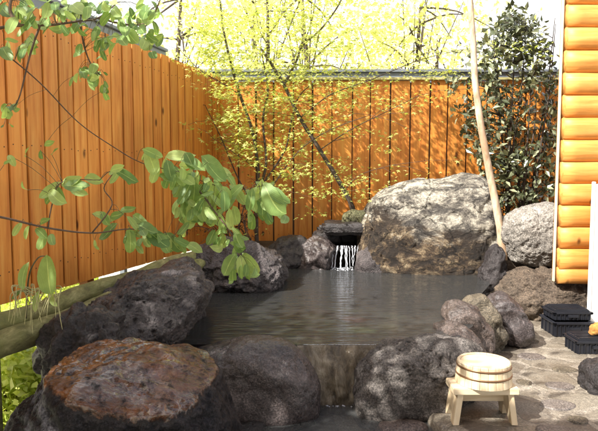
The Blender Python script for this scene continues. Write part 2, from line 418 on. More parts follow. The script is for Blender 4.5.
M['ground'] = ground_mat()

# ------------------------------------------------------------------ rocks
def rock(px_outline, Y, T, mat, label, name='rock', cat='rock', group=None, sub=6, amp=.05, fine=.012, pits=0, seed=0, k=.75, clips=(), squash=None, mid=None, ridged=0, stain=False, facets=0, fdep=.86):
    """a boulder: its outline measured at distance Y, its own depth 2T, rounded between, broken up by noise"""
    P3 = [at(x, y, Y) for x, y in px_outline]
    cx = sum(p.x for p in P3) / len(P3); cz = (min(p.z for p in P3) + max(p.z for p in P3)) / 2
    if mid: c0 = at(mid[0], mid[1], Y); cx, cz = c0.x, c0.z
    pol = sorted((math.atan2(p.z - cz, p.x - cx), math.hypot(p.x - cx, p.z - cz)) for p in P3)
    n = len(pol)
    def rad(th):
        # radius of the polygon in direction th (straight edges), lightly rounded
        best = 0
        for i in range(n):
            a0, r0 = pol[i]; a1, r1 = pol[(i + 1) % n]
            if i == n - 1: a1 += 2 * math.pi
            tt = th
            if tt < a0: tt += 2 * math.pi
            if a0 <= tt <= a1 and a1 - a0 > 1e-6:
                x0, z0, x1, z1 = r0 * math.cos(a0), r0 * math.sin(a0), r1 * math.cos(a1), r1 * math.sin(a1)
                dx, dz = math.cos(tt), math.sin(tt)
                den = dx * (z1 - z0) - dz * (x1 - x0)
                if abs(den) < 1e-9: return r0
                return (x0 * (z1 - z0) - z0 * (x1 - x0)) / den
        return pol[0][1]
    tab = [rad(-math.pi + 2 * math.pi * i / 180) for i in range(180)]
    tab = [sum(tab[(i + j) % 180] * w for j, w in ((-4, .08), (-3, .1), (-2, .12), (-1, .13), (0, .14), (1, .13), (2, .12), (3, .1), (4, .08))) for i in range(180)]
    def R_(th):
        u = (th + math.pi) / (2 * math.pi) * 180; i = int(u) % 180; f = u - int(u)
        return tab[i] * (1 - f) + tab[(i + 1) % 180] * f
    size = (max(p.x for p in P3) - min(p.x for p in P3) + max(p.z for p in P3) - min(p.z for p in P3)) / 2
    bm = bmesh.new(); bmesh.ops.create_icosphere(bm, subdivisions=sub, radius=1)
    so = Vector((seed * 3.17, seed * 1.31, seed * 7.7)); vs = []; st = []
    fr_ = random.Random(seed * 13 + 5); hx = (max(p.x for p in P3) - min(p.x for p in P3)) / 2; hz = (max(p.z for p in P3) - min(p.z for p in P3)) / 2
    fac = [(Vector((fr_.gauss(0, 1), fr_.gauss(-.25, .9), fr_.gauss(.1, 1))).normalized(), fr_.uniform(fdep - .06, fdep + .07)) for _ in range(facets)]
    sc = 1 / size
    for v in bm.verts:
        d = v.co
        h = math.hypot(d.x, d.z)
        th = math.atan2(d.z, d.x)
        rr = R_(th) * (h ** k)
        p = Vector((cx + rr * math.cos(th), Y + T * math.copysign(abs(d.y) ** .8, d.y), cz + rr * math.sin(th)))
        for (cp, cn) in clips:
            cnv = Vector(cn).normalized(); dd = (p - Vector(cp)).dot(cnv)
            if dd > 0: p -= cnv * dd * .86
        if fac:
            e = Vector(((p.x - cx) / hx, (p.y - Y) / T, (p.z - cz) / hz))
            wv = noise.noise(p * 6 * sc + so) * .05
            for fn, fd in fac:
                dd = e.dot(fn) - fd - wv
                if dd > 0: e -= fn * dd * .85
            p = Vector((cx + e.x * hx, Y + e.y * T, cz + e.z * hz))
        q = p * sc + so
        dr = Vector((d.x, d.y * .9, d.z)).normalized()
        o = noise.fractal(q * 1.6, 1.0, 2.0, 3) * amp * size * 1.6
        if ridged: o += (abs(noise.fractal(q * 2.4 + Vector((9, 0, 0)), .9, 2.1, 4)) * -1 + .25) * ridged * size
        nf = noise.fractal(p * 16 + so, .75, 2.2, 5)
        o += (nf - .9 * max(0, -nf)) * fine
        if pits:
            f1 = noise.voronoi(p * 34 + so)[0][0]
            m = max(0, min(1, (noise.noise(p * 5 + so) + .4) * 2))
            o -= max(0, .34 - f1) * pits * m
        s_ = 0
        for (cp, cn) in clips:
            cnv = Vector(cn).normalized(); dd = (p - Vector(cp)).dot(cnv)
            if dd > -.02: o *= .8
            s_ = max(s_, min(1, max(0, (dd + .05) / .05)))
        st.append(s_)
        vs.append(p + dr * o)
    bm.verts.index_update()
    faces = [[w.index for w in f.verts] for f in bm.faces]; bm.free()
    zb = min(v.z for v in vs)
    o = mesh_obj(name, vs, faces, M[mat], origin=(cx, Y, zb))
    if stain:
        at_ = o.data.attributes.new('top_stain', 'FLOAT', 'POINT'); at_.data.foreach_set('value', st)
    tag(o, label, cat, group or 'rocks round the pool'); return o

W = .27      # water level
rock([(0, 490), (8, 435), (22, 402), (46, 378), (62, 350), (84, 328), (130, 318), (175, 330), (204, 362), (222, 395), (232, 440), (234, 490), (120, 510)], 1.88, .27, 'stained',
     'big dark foreground rock with a flat rusty brown wet top', name='foreground_rock', sub=7, amp=.045, fine=.012, seed=1, k=.78, mid=(118, 430),
     clips=[((-.58, 1.9, .452), (.10, -.05, 1)), ((-.5, 1.7, .43), (.25, -.55, 1))], stain=True)
rock([(58, 350), (60, 332), (84, 306), (104, 290), (130, 275), (160, 266), (192, 257), (216, 262), (210, 288), (196, 318), (176, 345), (140, 362), (90, 372)], 2.95, .62, 'ridge',
     'long craggy mauve rock sloping along the left edge of the pool', sub=7, amp=.04, ridged=.06, fine=.014, pits=.05, seed=2, facets=12)
rock([(40, 372), (46, 332), (70, 311), (98, 301), (120, 314), (134, 340), (130, 376), (60, 390)], 2.3, .24, 'lava',
     'jagged nearly black rock just behind the foreground rock', sub=6, amp=.05, ridged=.12, fine=.014, seed=3, facets=14, fdep=.8)
rock([(186, 300), (184, 266), (200, 250), (232, 242), (262, 247), (284, 258), (292, 274), (288, 290), (240, 300)], 4.15, .34, 'ridge',
     'low mauve rock with a rounded back under the hanging leaf cluster', sub=7, amp=.05, ridged=.06, fine=.016, pits=.03, seed=4, facets=10)
rock([(166, 362), (182, 352), (215, 346), (250, 341), (286, 344), (303, 357), (318, 378), (322, 415), (308, 438), (200, 442), (166, 408)], 2.62, .2, 'smooth',
     'smooth dark purple boulder left of the spillway', sub=7, amp=.025, fine=.006, seed=5, k=.38, facets=8, fdep=1.0)
rock([(350, 420), (351, 388), (363, 363), (384, 349), (425, 341), (462, 339), (481, 350), (484, 375), (472, 405), (445, 425), (380, 432)], 2.66, .2, 'pitted',
     'rough pitted grey boulder right of the spillway', sub=7, amp=.04, fine=.010, pits=.07, seed=6, k=.42, facets=8, fdep=1.0)
rock([(428, 342), (436, 326), (456, 322), (474, 332), (488, 352), (490, 385), (470, 398), (440, 390)], 2.98, .16, 'river',
     'rounded greyish pink stone behind the pitted boulder', amp=.04, fine=.008, seed=7, k=.5, facets=8, fdep=.92)
rock([(440, 314), (446, 303), (460, 299), (476, 306), (490, 328), (496, 354), (486, 364), (468, 345), (452, 328)], 3.2, .12, 'river',
     'curved pinkish rim stone rising out of the pool water', amp=.04, fine=.008, seed=8, k=.38, facets=8, fdep=.92)
rock([(460, 304), (470, 296), (486, 295), (498, 315), (508, 340), (503, 354), (486, 354), (474, 328)], 3.38, .1, 'tan',
     'tan slab wedged between two rim stones', amp=.03, fine=.01, seed=9, k=.3, facets=6)
rock([(480, 300), (490, 292), (503, 292), (517, 303), (528, 322), (527, 337), (512, 345), (500, 340), (490, 318)], 3.55, .18, 'smooth',
     'dark rounded rim stone leaning beside the paving', amp=.04, fine=.008, seed=10, k=.45, facets=8, fdep=.92)
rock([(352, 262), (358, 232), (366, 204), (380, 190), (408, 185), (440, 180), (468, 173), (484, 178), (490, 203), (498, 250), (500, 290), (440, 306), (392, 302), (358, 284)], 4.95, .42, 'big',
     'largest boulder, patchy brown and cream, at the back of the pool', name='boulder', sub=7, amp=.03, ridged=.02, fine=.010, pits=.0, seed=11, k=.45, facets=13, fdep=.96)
rock([(499, 238), (502, 218), (518, 208), (545, 204), (568, 206), (580, 235), (562, 264), (530, 267), (507, 260)], 4.5, .28, 'pale',
     'pale grey rounded rock tucked beside the log wall end', sub=7, amp=.04, fine=.01, pits=.03, seed=12, k=.62)
rock([(496, 300), (503, 275), (528, 266), (560, 264), (592, 272), (615, 285), (615, 320), (560, 332), (515, 332)], 4.2, .24, 'brown',
     'brown rough rock below the log wall behind the black crates', sub=7, amp=.05, ridged=.06, fine=.015, pits=.02, seed=13, k=.6, facets=12)
rock([(476, 300), (481, 270), (490, 249), (499, 243), (505, 262), (504, 305), (490, 312)], 4.42, .12, 'lava',
     'narrow dark rock at the right foot of the largest boulder', amp=.05, ridged=.1, fine=.01, seed=14)
rock([(258, 280), (264, 248), (280, 236), (302, 236), (312, 250), (310, 280)], 5.02, .2, 'lava',
     'dark rounded rock at the pool\'s far edge, left of two', amp=.05, fine=.01, seed=15, facets=10)
rock([(296, 280), (300, 246), (312, 238), (328, 237), (337, 248), (336, 280)], 4.95, .2, 'smooth',
     'grey brown upright rock directly left of the small waterfall', amp=.04, fine=.01, seed=16, k=.6, facets=10)
rock([(310, 242), (314, 231), (328, 227), (342, 231), (342, 242), (326, 246)], 5.15, .14, 'lava',
     'small dark capping stone left of the spout slab', amp=.05, fine=.006, seed=17)
rock([(354, 282), (357, 254), (368, 243), (380, 246), (392, 262), (400, 282)], 4.78, .14, 'ridge',
     'small sloping grey stone directly right of the small waterfall', amp=.03, fine=.006, seed=18)
rock([(582, 388), (585, 367), (600, 360), (625, 363), (636, 388), (622, 404), (592, 403)], 2.75, .13, 'lava',
     'dark rock on the paving at the right picture edge', amp=.06, fine=.01, pits=.03, seed=20, group='rocks on the paving')
rock([(228, 440), (236, 426), (250, 421), (266, 424), (272, 440)], 2.42, .06, 'lava',
     'small dark stone in the shallow trough, below the left boulder', amp=.05, fine=.006, seed=21, group='stones in the trough')
rock([(372, 440), (380, 426), (400, 421), (424, 423), (434, 440)], 2.42, .07, 'river',
     'flat grey stone in the shallow trough below the pitted boulder', amp=.04, fine=.006, seed=22, group='stones in the trough')

# the spout: a stone trough with roof slab, a mossy block on it, and the fall
cs = at(347, 240, 4.98)
sp = thing('stone_spout', (cs.x, cs.y, W - .05), 'dark stone water spout under a flat slab at the back of the pool', 'water spout')
def slab(name, c, size, mat, parent, sd, amp=.012):
    bm = bmesh.new(); bmesh.ops.create_cube(bm, size=1)
    for v in bm.verts: v.co = Vector((v.co.x * size[0], v.co.y * size[1], v.co.z * size[2]))
    bmesh.ops.bevel(bm, geom=list(bm.edges), offset=min(size) * .25, segments=2, affect='EDGES')
    bmesh.ops.subdivide_edges(bm, edges=[e for e in bm.edges if e.calc_length() > min(size) * .4], cuts=10, use_grid_fill=True)
    bmesh.ops.triangulate(bm, faces=list(bm.faces))
    vs = []
    bm.normal_update()
    for v in bm.verts:
        q = (v.co + Vector(c)) * 7 + Vector((sd, 0, 0))
        vs.append(v.co + v.normal * noise.fractal(q, .8, 2.1, 4) * amp + Vector(c))
    bm.verts.index_update(); fs = [[w.index for w in f.verts] for f in bm.faces]; bm.free()
    return mesh_obj(name, vs, fs, M[mat], parent)
a0, a1 = at(323, 228, 4.95), at(372, 228, 4.95)
zt = at(340, 223, 4.95).z; zb = at(340, 234, 4.95).z
slab('roof_slab', ((a0.x + a1.x) / 2, 5.02, (zt + zb) / 2), (a1.x - a0.x, .36, zt - zb), 'lava', sp, 1, .02)
lipz = at(345, 246, 4.92).z
xl, xr = at(330, 246, 4.92).x, at(361, 246, 4.92).x
slab('trough_floor', ((xl + xr) / 2, 5.06, lipz - .025), (xr - xl, .3, .05), 'lava', sp, 2, .008)
slab('side_stone', (xl - .03, 5.06, (lipz + zb) / 2), (.05, .3, zb - lipz + .06), 'lava', sp, 3, .008)
slab('side_stone', (xr + .03, 5.06, (lipz + zb) / 2), (.06, .3, zb - lipz + .06), 'lava', sp, 4, .008)
slab('back_stone', ((xl + xr) / 2, 5.24, (W + zb) / 2), (xr - xl + .2, .08, zb - W + .1), 'lava', sp, 5, .008)
rock([(340, 226), (343, 214), (352, 209), (366, 210), (374, 216), (374, 226)], 5.08, .1, 'mossy',
     'small mossy block sitting on top of the spout slab', amp=.04, fine=.006, seed=19, k=.5)

fl = thing('small_waterfall', ((xl + xr) / 2, 4.85, W), 'small white waterfall pouring from the stone spout into the pool', 'waterfall')
mb = MB(); r2 = random.Random(3)
ztop = lipz + .004
for (fx, w, l) in ((.12, .006, 1), (.24, .010, 1), (.33, .006, .97), (.42, .008, 1), (.52, .010, 1), (.6, .006, 1), (.47, .009, 1), (.38, .01, .98), (.7, .007, .8), (.8, .009, .9), (.9, .005, .5)):
    x0 = xl + (xr - xl) * fx
    pts = []; n = 12; drift = r2.uniform(-.035, .02)
    for i in range(n):
        t = i / (n - 1) * l
        pts.append((x0 + drift * t + r2.uniform(-.004, .004), 4.91 - .09 * math.sqrt(t + .02), ztop - (ztop - W) * (t ** 1.5 if t > 0 else 0)))
    mb.tube(pts, [w * .65 * (1 - .5 * i / n) * r2.uniform(.7, 1.3) for i in range(n)], 7, rough=.3, seed=fx * 9)
mb.build('falling_water', M['fall'], fl, smooth=True)
mb = MB()
for i in range(60):
    a = r2.uniform(0, 6.28); rr = abs(r2.gauss(0, .06)) + .02
    c = ((xl + xr) / 2 - .03 + math.cos(a) * rr * 1.3, 4.82 + math.sin(a) * rr, W + .002 + r2.uniform(0, .01))
    s_ = r2.uniform(.003, .009)
    mb.lathe(c, [(0.0001, -s_ * .6), (s_ * .8, -s_ * .3), (s_, 0), (s_ * .7, s_ * .5), (0.0001, s_ * .7)], 7)
tag(mb.build('splash_foam', M['fall'], fl, smooth=True), kind='stuff')

# spillway between the two front boulders
spw = thing('spillway', (0.09, 2.62, 0), 'wet tan spillway slab between the two front boulders', 'spillway')
tl, tr_ = at(297, 353, 2.72), at(382, 353, 2.72)
bl, br_ = at(304, 412, 2.66), at(372, 412, 2.66)
vs = []; fs = []; NX, NZ = 28, 34
for j in range(NZ):
    t = j / (NZ - 1); e = t ** .55
    L = tl.lerp(bl, e); Rr = tr_.lerp(br_, e)
    z = (W - .004) + (-.06 - W) * t; y = 2.72 - .07 * math.sin(min(t * 1.4, 1) * math.pi / 2)
    for i in range(NX):
        s = i / (NX - 1)
        x = L.x + (Rr.x - L.x) * s
        dn = noise.fractal(Vector((x * 22, z * 4, 0)), .7, 2, 5) * .022 * min(1, t * 4)
        edge = .012 * (abs(2 * s - 1) ** 6)
        vs.append((x, y + dn - edge, z))
for j in range(NZ - 1):
    for i in range(NX - 1): fs.append([j * NX + i, j * NX + i + 1, (j + 1) * NX + i + 1, (j + 1) * NX + i])
n0 = len(vs)
vs += [(tl.x, 2.95, W - .012), (tr_.x, 2.95, W - .012)]
fs.append([n0, n0 + 1] + [i for i in range(NX - 1, -1, -1)])
mesh_obj('stone_face', vs, fs, M['spill'], spw)
mbl = MB(); pts = []
for i in range(40):
    s_ = i / 39; x = tl.x + .03 + (tr_.x - tl.x - .06) * s_
    pts.append((x, 2.712 + .004 * noise.noise(Vector((x * 30, 0, 0))), W + .001))
mbl.tube(pts, .001, 6); mbl.build('water_lip', M['fall'], spw, smooth=True)
# trickling film threads and wet foam line at its foot
mb = MB()
for i in range(30):
    s = r2.uniform(0, 1); c = (bl.x + (br_.x - bl.x) * s, 2.63 + r2.uniform(-.012, .01), .003)
    s_ = r2.uniform(.002, .006)
    mb.lathe(c, [(0.0001, -s_ * .6), (s_, 0), (0.0001, s_ * .7)], 6)
tag(mb.build('foot_foam', M['fall'], spw, smooth=True), kind='stuff')

# ------------------------------------------------------------------ water and ground
def sheet(name, poly, z, mat, kind='structure', nx=1):
    vs = [(x, y, z) for x, y in poly]
    o = mesh_obj(name, vs, [list(range(len(vs)))], M[mat], origin=(0, 0, z), smooth=False)
    return tag(o, kind=kind)
pool_poly = [(-.62, 2.7), (.05, 2.662), (.13, 2.662), (.6, 2.72), (.95, 2.95), (1.12, 3.6), (1.5, 4.3), (1.6, 5.1), (.2, 5.2), (-.5, 5.1), (-.85, 4.4), (-.78, 3.3)]
sheet('pool_water', [(-.6, 2.72), (tl.x, 2.718), (tr_.x, 2.718), (.72, 2.72), (.93, 3.05), (1.05, 3.5), (1.4, 4.2), (1.5, 5.1), (.2, 5.2), (-.5, 5.1), (-.72, 4.3), (-.66, 3.2)], W, 'water')
sheet('pool_floor', [(-1.0, 2.6), (1.0, 2.6), (1.6, 3.6), (1.7, 5.3), (-.9, 5.3)], -.12, 'floor')
sheet('trough_water', [(-1.0, 1.0), (.75, 1.0), (.75, 2.7), (-1.0, 2.7)], 0.0, 'trough')
sheet('trough_floor', [(-1.0, .9), (.8, .9), (.8, 2.75), (-1.0, 2.75)], -.05, 'paving')
# paving: a slab with a rough worn edge toward the trough
edge = [(.66, 1.0), (.64, 1.5), (.62, 1.9), (.6, 2.2), (.575, 2.38), (.56, 2.5), (.6, 2.62), (.7, 2.75), (.9, 2.95), (1.0, 3.3), (1.1, 3.7), (1.25, 4.1), (1.5, 4.6)]
E = smooth_path([(x, y, 0) for x, y in edge], 8)
vs = []; fs = []; NX = 60
for j, p in enumerate(E):
    for i in range(NX):
        u = (i / (NX - 1)) ** 1.5
        x0 = p.x + noise.noise(Vector((p.y * 9, 3, 0))) * .02
        x = x0 + (4.2 - x0) * u
        z = .04 + .006 * noise.fractal(Vector((x * 4, p.y * 4, 0)), .8, 2, 4)
        z = z if i > 1 else z - (.012 if i == 1 else .035)
        vs.append((x, p.y, z))
    vs.append((vs[-NX][0] - .012, p.y, -.1))
for j in range(len(E) - 1):
    a, b = j * (NX + 1), (j + 1) * (NX + 1)
    for i in range(NX - 1): fs.append([a + i, a + i + 1, b + i + 1, b + i])
    fs.append([a + NX, a, b, b + NX])
tag(mesh_obj('paving', vs, fs, M['paving'], origin=(0, 0, 0)), kind='structure')
# soil banks round the basin
def bank(name, poly, zt, zb, mat):
    n = len(poly); bm = bmesh.new()
    t = [bm.verts.new((x, y, zt)) for x, y in poly]; b = [bm.verts.new((x, y, zb)) for x, y in poly]
    bm.faces.new(t); bm.faces.new(b[::-1])
    for i in range(n): bm.faces.new([t[i], b[i], b[(i + 1) % n], t[(i + 1) % n]])
    bmesh.ops.recalc_face_normals(bm, faces=list(bm.faces)); bm.verts.index_update()
    o = mesh_obj(name, [v.co.copy() for v in bm.verts], [[v.index for v in f.verts] for f in bm.faces], M[mat], origin=(0, 0, zb), smooth=False); bm.free()
    return tag(o, kind='structure')
bank('soil_bank', [(-.86, 5.12), (1.3, 5.2), (1.55, 4.85), (1.5, 4.45), (4.2, 4.35), (4.2, 5.72), (-.7, 5.72)], .40, -.5, 'soil')
bank('garden_bank', [(-.98, 2.55), (-.6, 2.72), (-.66, 3.2), (-.74, 4.3), (-.45, 5.1), (-.86, 5.1), (-.9, 4.3), (-.96, 3.3)], .30, -.5, 'wallrock')
bank('pool_wall', [(-.6, 2.66), (.0, 2.76), (.16, 2.76), (.74, 2.68), (.78, 2.76), (.16, 2.82), (.0, 2.82), (-.62, 2.76)], .2, -.5, 'wallrock')
G = 120
bm = bmesh.new(); bmesh.ops.create_grid(bm, x_segments=80, y_segments=80, size=1)
for v in bm.verts:
    x, y = v.co.x, v.co.y
    v.co = Vector((math.copysign(abs(x) ** 2.2, x) * G, math.copysign(abs(y) ** 2.2, y) * G + 4, -.42))
    if v.co.length > 8: v.co.z += noise.fractal(v.co * .05, 1, 2, 3) * .6
bm.verts.index_update()
tag(mesh_obj('ground', [v.co.copy() for v in bm.verts], [[v.index for v in f.verts] for f in bm.faces], M['ground'], origin=(0, 0, -.42)), kind='structure'); bm.free()

# ------------------------------------------------------------------ embedded stones in the paving
def stone(px, py, w, h, label, mat='stepping', sd=0):
    c = on(px, py, .05); a = on(px - w / 2, py, .05); b = on(px + w / 2, py, .05); f = on(px, py + h / 2, .05); k = on(px, py - h / 2, .05)
    rx, ry = (b.x - a.x) / 2, (k.y - f.y) / 2
    vs = []; fs = []; N, Rn = 40, 7
    for j in range(Rn):
        s = j / (Rn - 1)
        for i in range(N):
            t = 2 * math.pi * i / N
            wob = 1 + .16 * noise.noise(Vector((math.cos(t) * 1.3 + sd * 5, math.sin(t) * 1.3, sd)))
            r = math.sin(s * math.pi / 2) * wob
            x, y = c.x + rx * r * math.cos(t), c.y + ry * r * math.sin(t)
            z = .036 + .012 * (1 - s ** 6) + .003 * noise.noise(Vector((x * 20, y * 20, 0)))
            vs.append((x, y, z))
    for j in range(Rn - 1):
        for i in range(N): fs.append([j * N + i, (j + 1) * N + i, (j + 1) * N + (i + 1) % N, j * N + (i + 1) % N])
    o = mesh_obj('paving_stone', vs, fs, M[mat], origin=(c.x, c.y, .03))
    tag(o, label, 'paving stone', 'flat stones set in the paving')
stone(531, 355, 27, 7, 'purplish grey flat stone in the paving nearest the dark leaning rim stone', sd=1)
stone(565, 368, 24, 6, 'thin tan flat stone in the paving just below the small black crate', 'tan', 2)
stone(559, 384, 28, 8, 'narrow grey flat stone third from the crates down the paving', sd=3)
stone(557, 403, 35, 11, 'largest oval grey flat stone right of the bucket', sd=4)
stone(554, 428, 36, 11, 'flat grey stone at the bottom edge right of the stool', sd=5)
stone(524, 381, 16, 6, 'small pale flat stone directly right of the bucket', 'tan', 6)
stone(530, 340, 18, 5, 'small tan flat stone at the foot of the leaning rim stone', 'tan', 7)
stone(578, 418, 20, 8, 'tan flat stone near the right edge below the dark edge rock', 'tan', 8)
stone(590, 436, 26, 10, 'grey flat stone in the bottom right corner', sd=9)

# ------------------------------------------------------------------ fences
FT = CZ + .872; FB = .385
def fence_x(Y): return -2.475 + .294 * Y
def plank_fence(p0, p1, pitch, gap, label, zb, seed, posts, rail_side, capd=True, gaps=None, FT=FT):
    p0 = Vector(p0); p1 = Vector(p1); d = (p1 - p0); L = d.length; d.normalize(); nrm = Vector((-d.y, d.x, 0)) * rail_side   # towards the outside
    rr = random.Random(seed); nails = MB()
    th = thing('plank_fence', (p0.x, p0.y, -.42), label, 'fence')
    mb = MB(); s = 0; ang = math.atan2(d.y, d.x); Rm = Matrix.Rotation(ang, 3, 'Z'); k = 0
    while s < L - .03:
        g = gap if (gaps is None or rr.random() < gaps) else .004
        w = pitch * rr.uniform(.9, 1.06)
        if s + w > L: w = L - s
        wb = w - g
        c = p0 + d * (s + w / 2) + nrm * rr.uniform(-.003, .003)
        tilt = Matrix.Rotation(rr.uniform(-.004, .004), 3, 'Y')
        h = FT - zb + rr.uniform(-.006, .004)
        mb.box((c.x, c.y, zb + h / 2 + rr.uniform(-.004, .004)), (wb, .018, h), Rm @ tilt, .0025)
        for zn in (FT - .14, FT - .78, zb + .16):
            for sn in (-.28, .28):
                q = c + d * (wb * sn) - nrm * .0095
                nails.box((q.x, q.y, zn + rr.uniform(-.012, .012)), (.006, .003, .006), Rm)
        s += w; k += 1
    mb.build('planks', M['fence'], th)
    tag(nails.build('nail_heads', M['nail'], th), kind='stuff')
    mbk = MB(); c = (p0 + p1) / 2 + nrm * .0125
    mbk.box((c.x, c.y, (zb + FT) / 2), (L, .004, FT - zb - .03), Rm); mbk.build('gap_shade', M['gap_shade'], th)  # dark sheet added behind the planks so the gaps look shaded
    for z in (FT - .14, FT - .78, zb + .16):
        m2 = MB(); c = (p0 + p1) / 2 + nrm * .035
        m2.box((c.x, c.y, z), (L, .04, .075), Rm, .003); m2.build('rail', M['rail'], th)
    m3 = MB(); c = (p0 + p1) / 2 - nrm * .006
    if capd:
      m3.box((c.x, c.y, FT + .016), (L - .02, .07, .024), Rm, .003); m3.build('cap_rail', M['cap'], th)
    for t in posts:
        m4 = MB(); c = p0 + d * (L * t) + nrm * .085
        m4.box((c.x, c.y, (FT - .44) / 2), (.07, .07, FT + .4), Rm, .004); m4.build('post', M['rail'], th)
    return th
CY = 5.8; cxn = fence_x(CY)
plank_fence((fence_x(-1.2), -1.2, 0), (cxn, CY, 0), .135, .016, 'orange plank fence running along the left side of the bath', FB, 1, (.05, .3, .52, .72, .95), 1, capd=False, gaps=.9, FT=FT + .04)
plank_fence((cxn - .02, CY - .01, 0), (4.6, CY - .01, 0), .187, .014, 'orange plank fence across the back behind the boulders', .30, 5, (.1, .35, .6, .9), 1, gaps=.85)
# grey sheet-metal wall just outside the fences
def metal_wall(p0, p1, side, label, top, side_low=False):
    p0 = Vector(p0); p1 = Vector(p1); d = (p1 - p0); L = d.length; d.normalize(); n = Vector((-d.y, d.x, 0)) * side
    Rm = Matrix.Rotation(math.atan2(d.y, d.x), 3, 'Z')
    th = thing('metal_wall', (p0.x + n.x * .3, p0.y + n.y * .3, -.42), label, 'wall')
    mb = MB(); c = (p0 + p1) / 2 + n * .3
    zlo = FB + .06 if side_low else -.3; mb.box((c.x, c.y, (top - .02 + zlo) / 2), (L, .02, top - .02 - zlo), Rm, .003)
    mb.build('metal_sheet', M['metal'], th)
    mb = MB(); mb.box((c.x, c.y, top - .005), (L, .07, .03), Rm, .004); mb.build('ridge_cap', M['metal'], th)
    k = 0
    while k * 1.6 < L:
        q = p0 + d * (k * 1.6 + .2) + n * .335
        m2 = MB(); m2.box((q.x, q.y, (top - .5) / 2), (.05, .05, top + .36), Rm, .003); m2.build('post', M['metal'], th); k += 1
metal_wall((fence_x(-1.2), -1.2, 0), (cxn - .32, CY + .25, 0), 1, 'grey metal band rising above the left fence', FT + .36, True)
metal_wall((cxn - .3, CY + .0, 0), (4.8, CY + .0, 0), 1, 'grey metal band rising above the back fence', FT + .15)

# ------------------------------------------------------------------ log wall of the bath house
lx = at(567, 60, 3.9).x
lw = thing('log_building', (lx + .8, 4.1, .3), 'varnished golden log wall corner at the right edge', 'building')
pitch = .148; z = .335; mb = MB(); n = 0
while z < 2.9:
    rr = pitch / 2 * 1.03 if n else pitch / 2 * .8
    n_ = 26; pts = [(lx + .012 + 2.4 * i / n_, 3.98 + .004 * noise.noise(Vector((i * .6, n * 3.1, 0))), z + pitch / 2 * (1 if n else .55) + .003 * noise.noise(Vector((i * .5, n * 2.1, 5)))) for i in range(n_ + 1)]
    nv = len(mb.v); mb.tube(pts, rr, 28, rough=.03, seed=n)
    for v_ in mb.v[nv:]: v_.y = 3.96 + (v_.y - 3.98) * .62
    z += pitch * (1 if n else .55); n += 1
mb.build('logs', M['logwall'], lw, smooth=True)
mb = MB(); mb.box((lx - .001, 3.985, (.33 + z) / 2), (.010, .03, z - .33), None, .003); mb.build('corner_board', M['trim'], lw)
mb = MB(); mb.box((lx + 1.21, 4.035, (.33 + z) / 2), (2.38, .06, z - .34), None, .003); mb.build('inner_lining', M['rail'], lw)
# broad roof over the bath house, out of the picture to the right
mb = MB(); mb.box((lx + 1.4, 4.4, z + .1), (2.5, 1.2, .1), Matrix.Rotation(R(8), 3, 'X'), .01); mb.build('roof', M['metal'], lw)

# unseen roof and beams added above and behind the picture to shade the foreground
mb = MB(); mb.box((.9, -1.6, 2.72), (7.4, 4.5, .06), Matrix.Rotation(R(4), 3, 'X'), .01); mb.build('added_shade_roof', M['rail'], lw)
for xx in (-2.4, -.9, .6, 2.1, 3.6):
    mb = MB(); mb.box((xx, -1.6, 2.63), (.09, 4.5, .12), Matrix.Rotation(R(4), 3, 'X'), .004); mb.build('shade_roof_beam', M['rail'], lw)

# white board at right
wx = at(592.5, 250, 3.78).x
wb = thing('white_board', (wx + .16, 3.8, .04), 'plain white upright board at the right edge in front of the logs', 'board')
zt_ = at(592, 184, 3.78).z
mb = MB(); mb.box((wx + .16, 3.8, .02 + zt_ / 2), (.316, .012, zt_ - .04), None, .002); mb.build('panel', M['white'], wb)
for sx in (-.158, .158):
    mb = MB(); mb.box((wx + .16 + sx, 3.8, .025 + zt_ / 2), (.018, .024, zt_ - .02), None, .003); mb.build('frame_strip', M['white'], wb)
for sx in (-.13, .13):
    mb = MB(); mb.box((wx + .16 + sx, 3.8, .047), (.02, .16, .02), None, .003); mb.build('foot', M['white'], wb)

# ------------------------------------------------------------------ black crates
def crate(c, w, d, h, label, ribs, lidded=False, cat='crate'):
    th = thing('plastic_crate', c, label, cat, 'black crates by the log wall')
    x, y, z = c; t = .008
    mb = MB()
    mb.box((x, y, z + .008), (w - .02, d - .02, .012), None, .002)
    for sx in (-1, 1): mb.box((x + sx * (w / 2 - t / 2), y, z + h / 2), (t, d - 2 * t - .001, h), None, .002)
    for sy in (-1, 1): mb.box((x, y + sy * (d / 2 - t / 2), z + h / 2), (w, t, h), None, .002)
    # ribs on every side
    for i in range(ribs + 1):
        xx = x - w / 2 + .008 + (w - .016) * i / ribs
        for sy in (-1, 1): mb.box((xx, y + sy * (d / 2 + .003), z + h * .46), (.006, .008, h * .84), None, .001)
    for i in range(4):
        yy = y - d / 2 + .02 + (d - .04) * i / 3
        for sx in (-1, 1): mb.box((x + sx * (w / 2 + .003), yy, z + h * .46), (.008, .006, h * .84), None, .001)
    mb.build('tub', M['black'], th)
    mb = MB(); zz = z + h
    for sx in (-1, 1): mb.box((x + sx * w / 2, y, zz), (.022, d + .022, .014), None, .003)
    for sy in (-1, 1): mb.box((x, y + sy * d / 2, zz + .0015), (w + .022, .022, .014), None, .003)
    mb.build('rim', M['black'], th)
    for sy in (-1,):
        mb = MB(); mb.box((x, y - d / 2 - .008, z + h * .6), (w * .3, .012, .02), None, .003); mb.build('handle', M['black'], th)
    if lidded:
        mb = MB(); mb.box((x, y, zz + .012), (w * .96, d * .96, .016), None, .005)
        for i in range(5): mb.box((x, y - d * .4 + d * .8 * i / 4, zz + .0225), (w * .86, .012, .006), None, .001)
        mb.build('lid', M['black'], th)
    return th
c1 = on(576, 338, .04)
crate((c1.x, c1.y + .13, .04), .25, .21, .085, 'larger ribbed black crate at the foot of the brown rock', 9, False)
crate((c1.x + .01, c1.y + .16, .135), .235, .17, .045, 'shallow black tray stacked on the larger black crate', 8, True, 'tray')
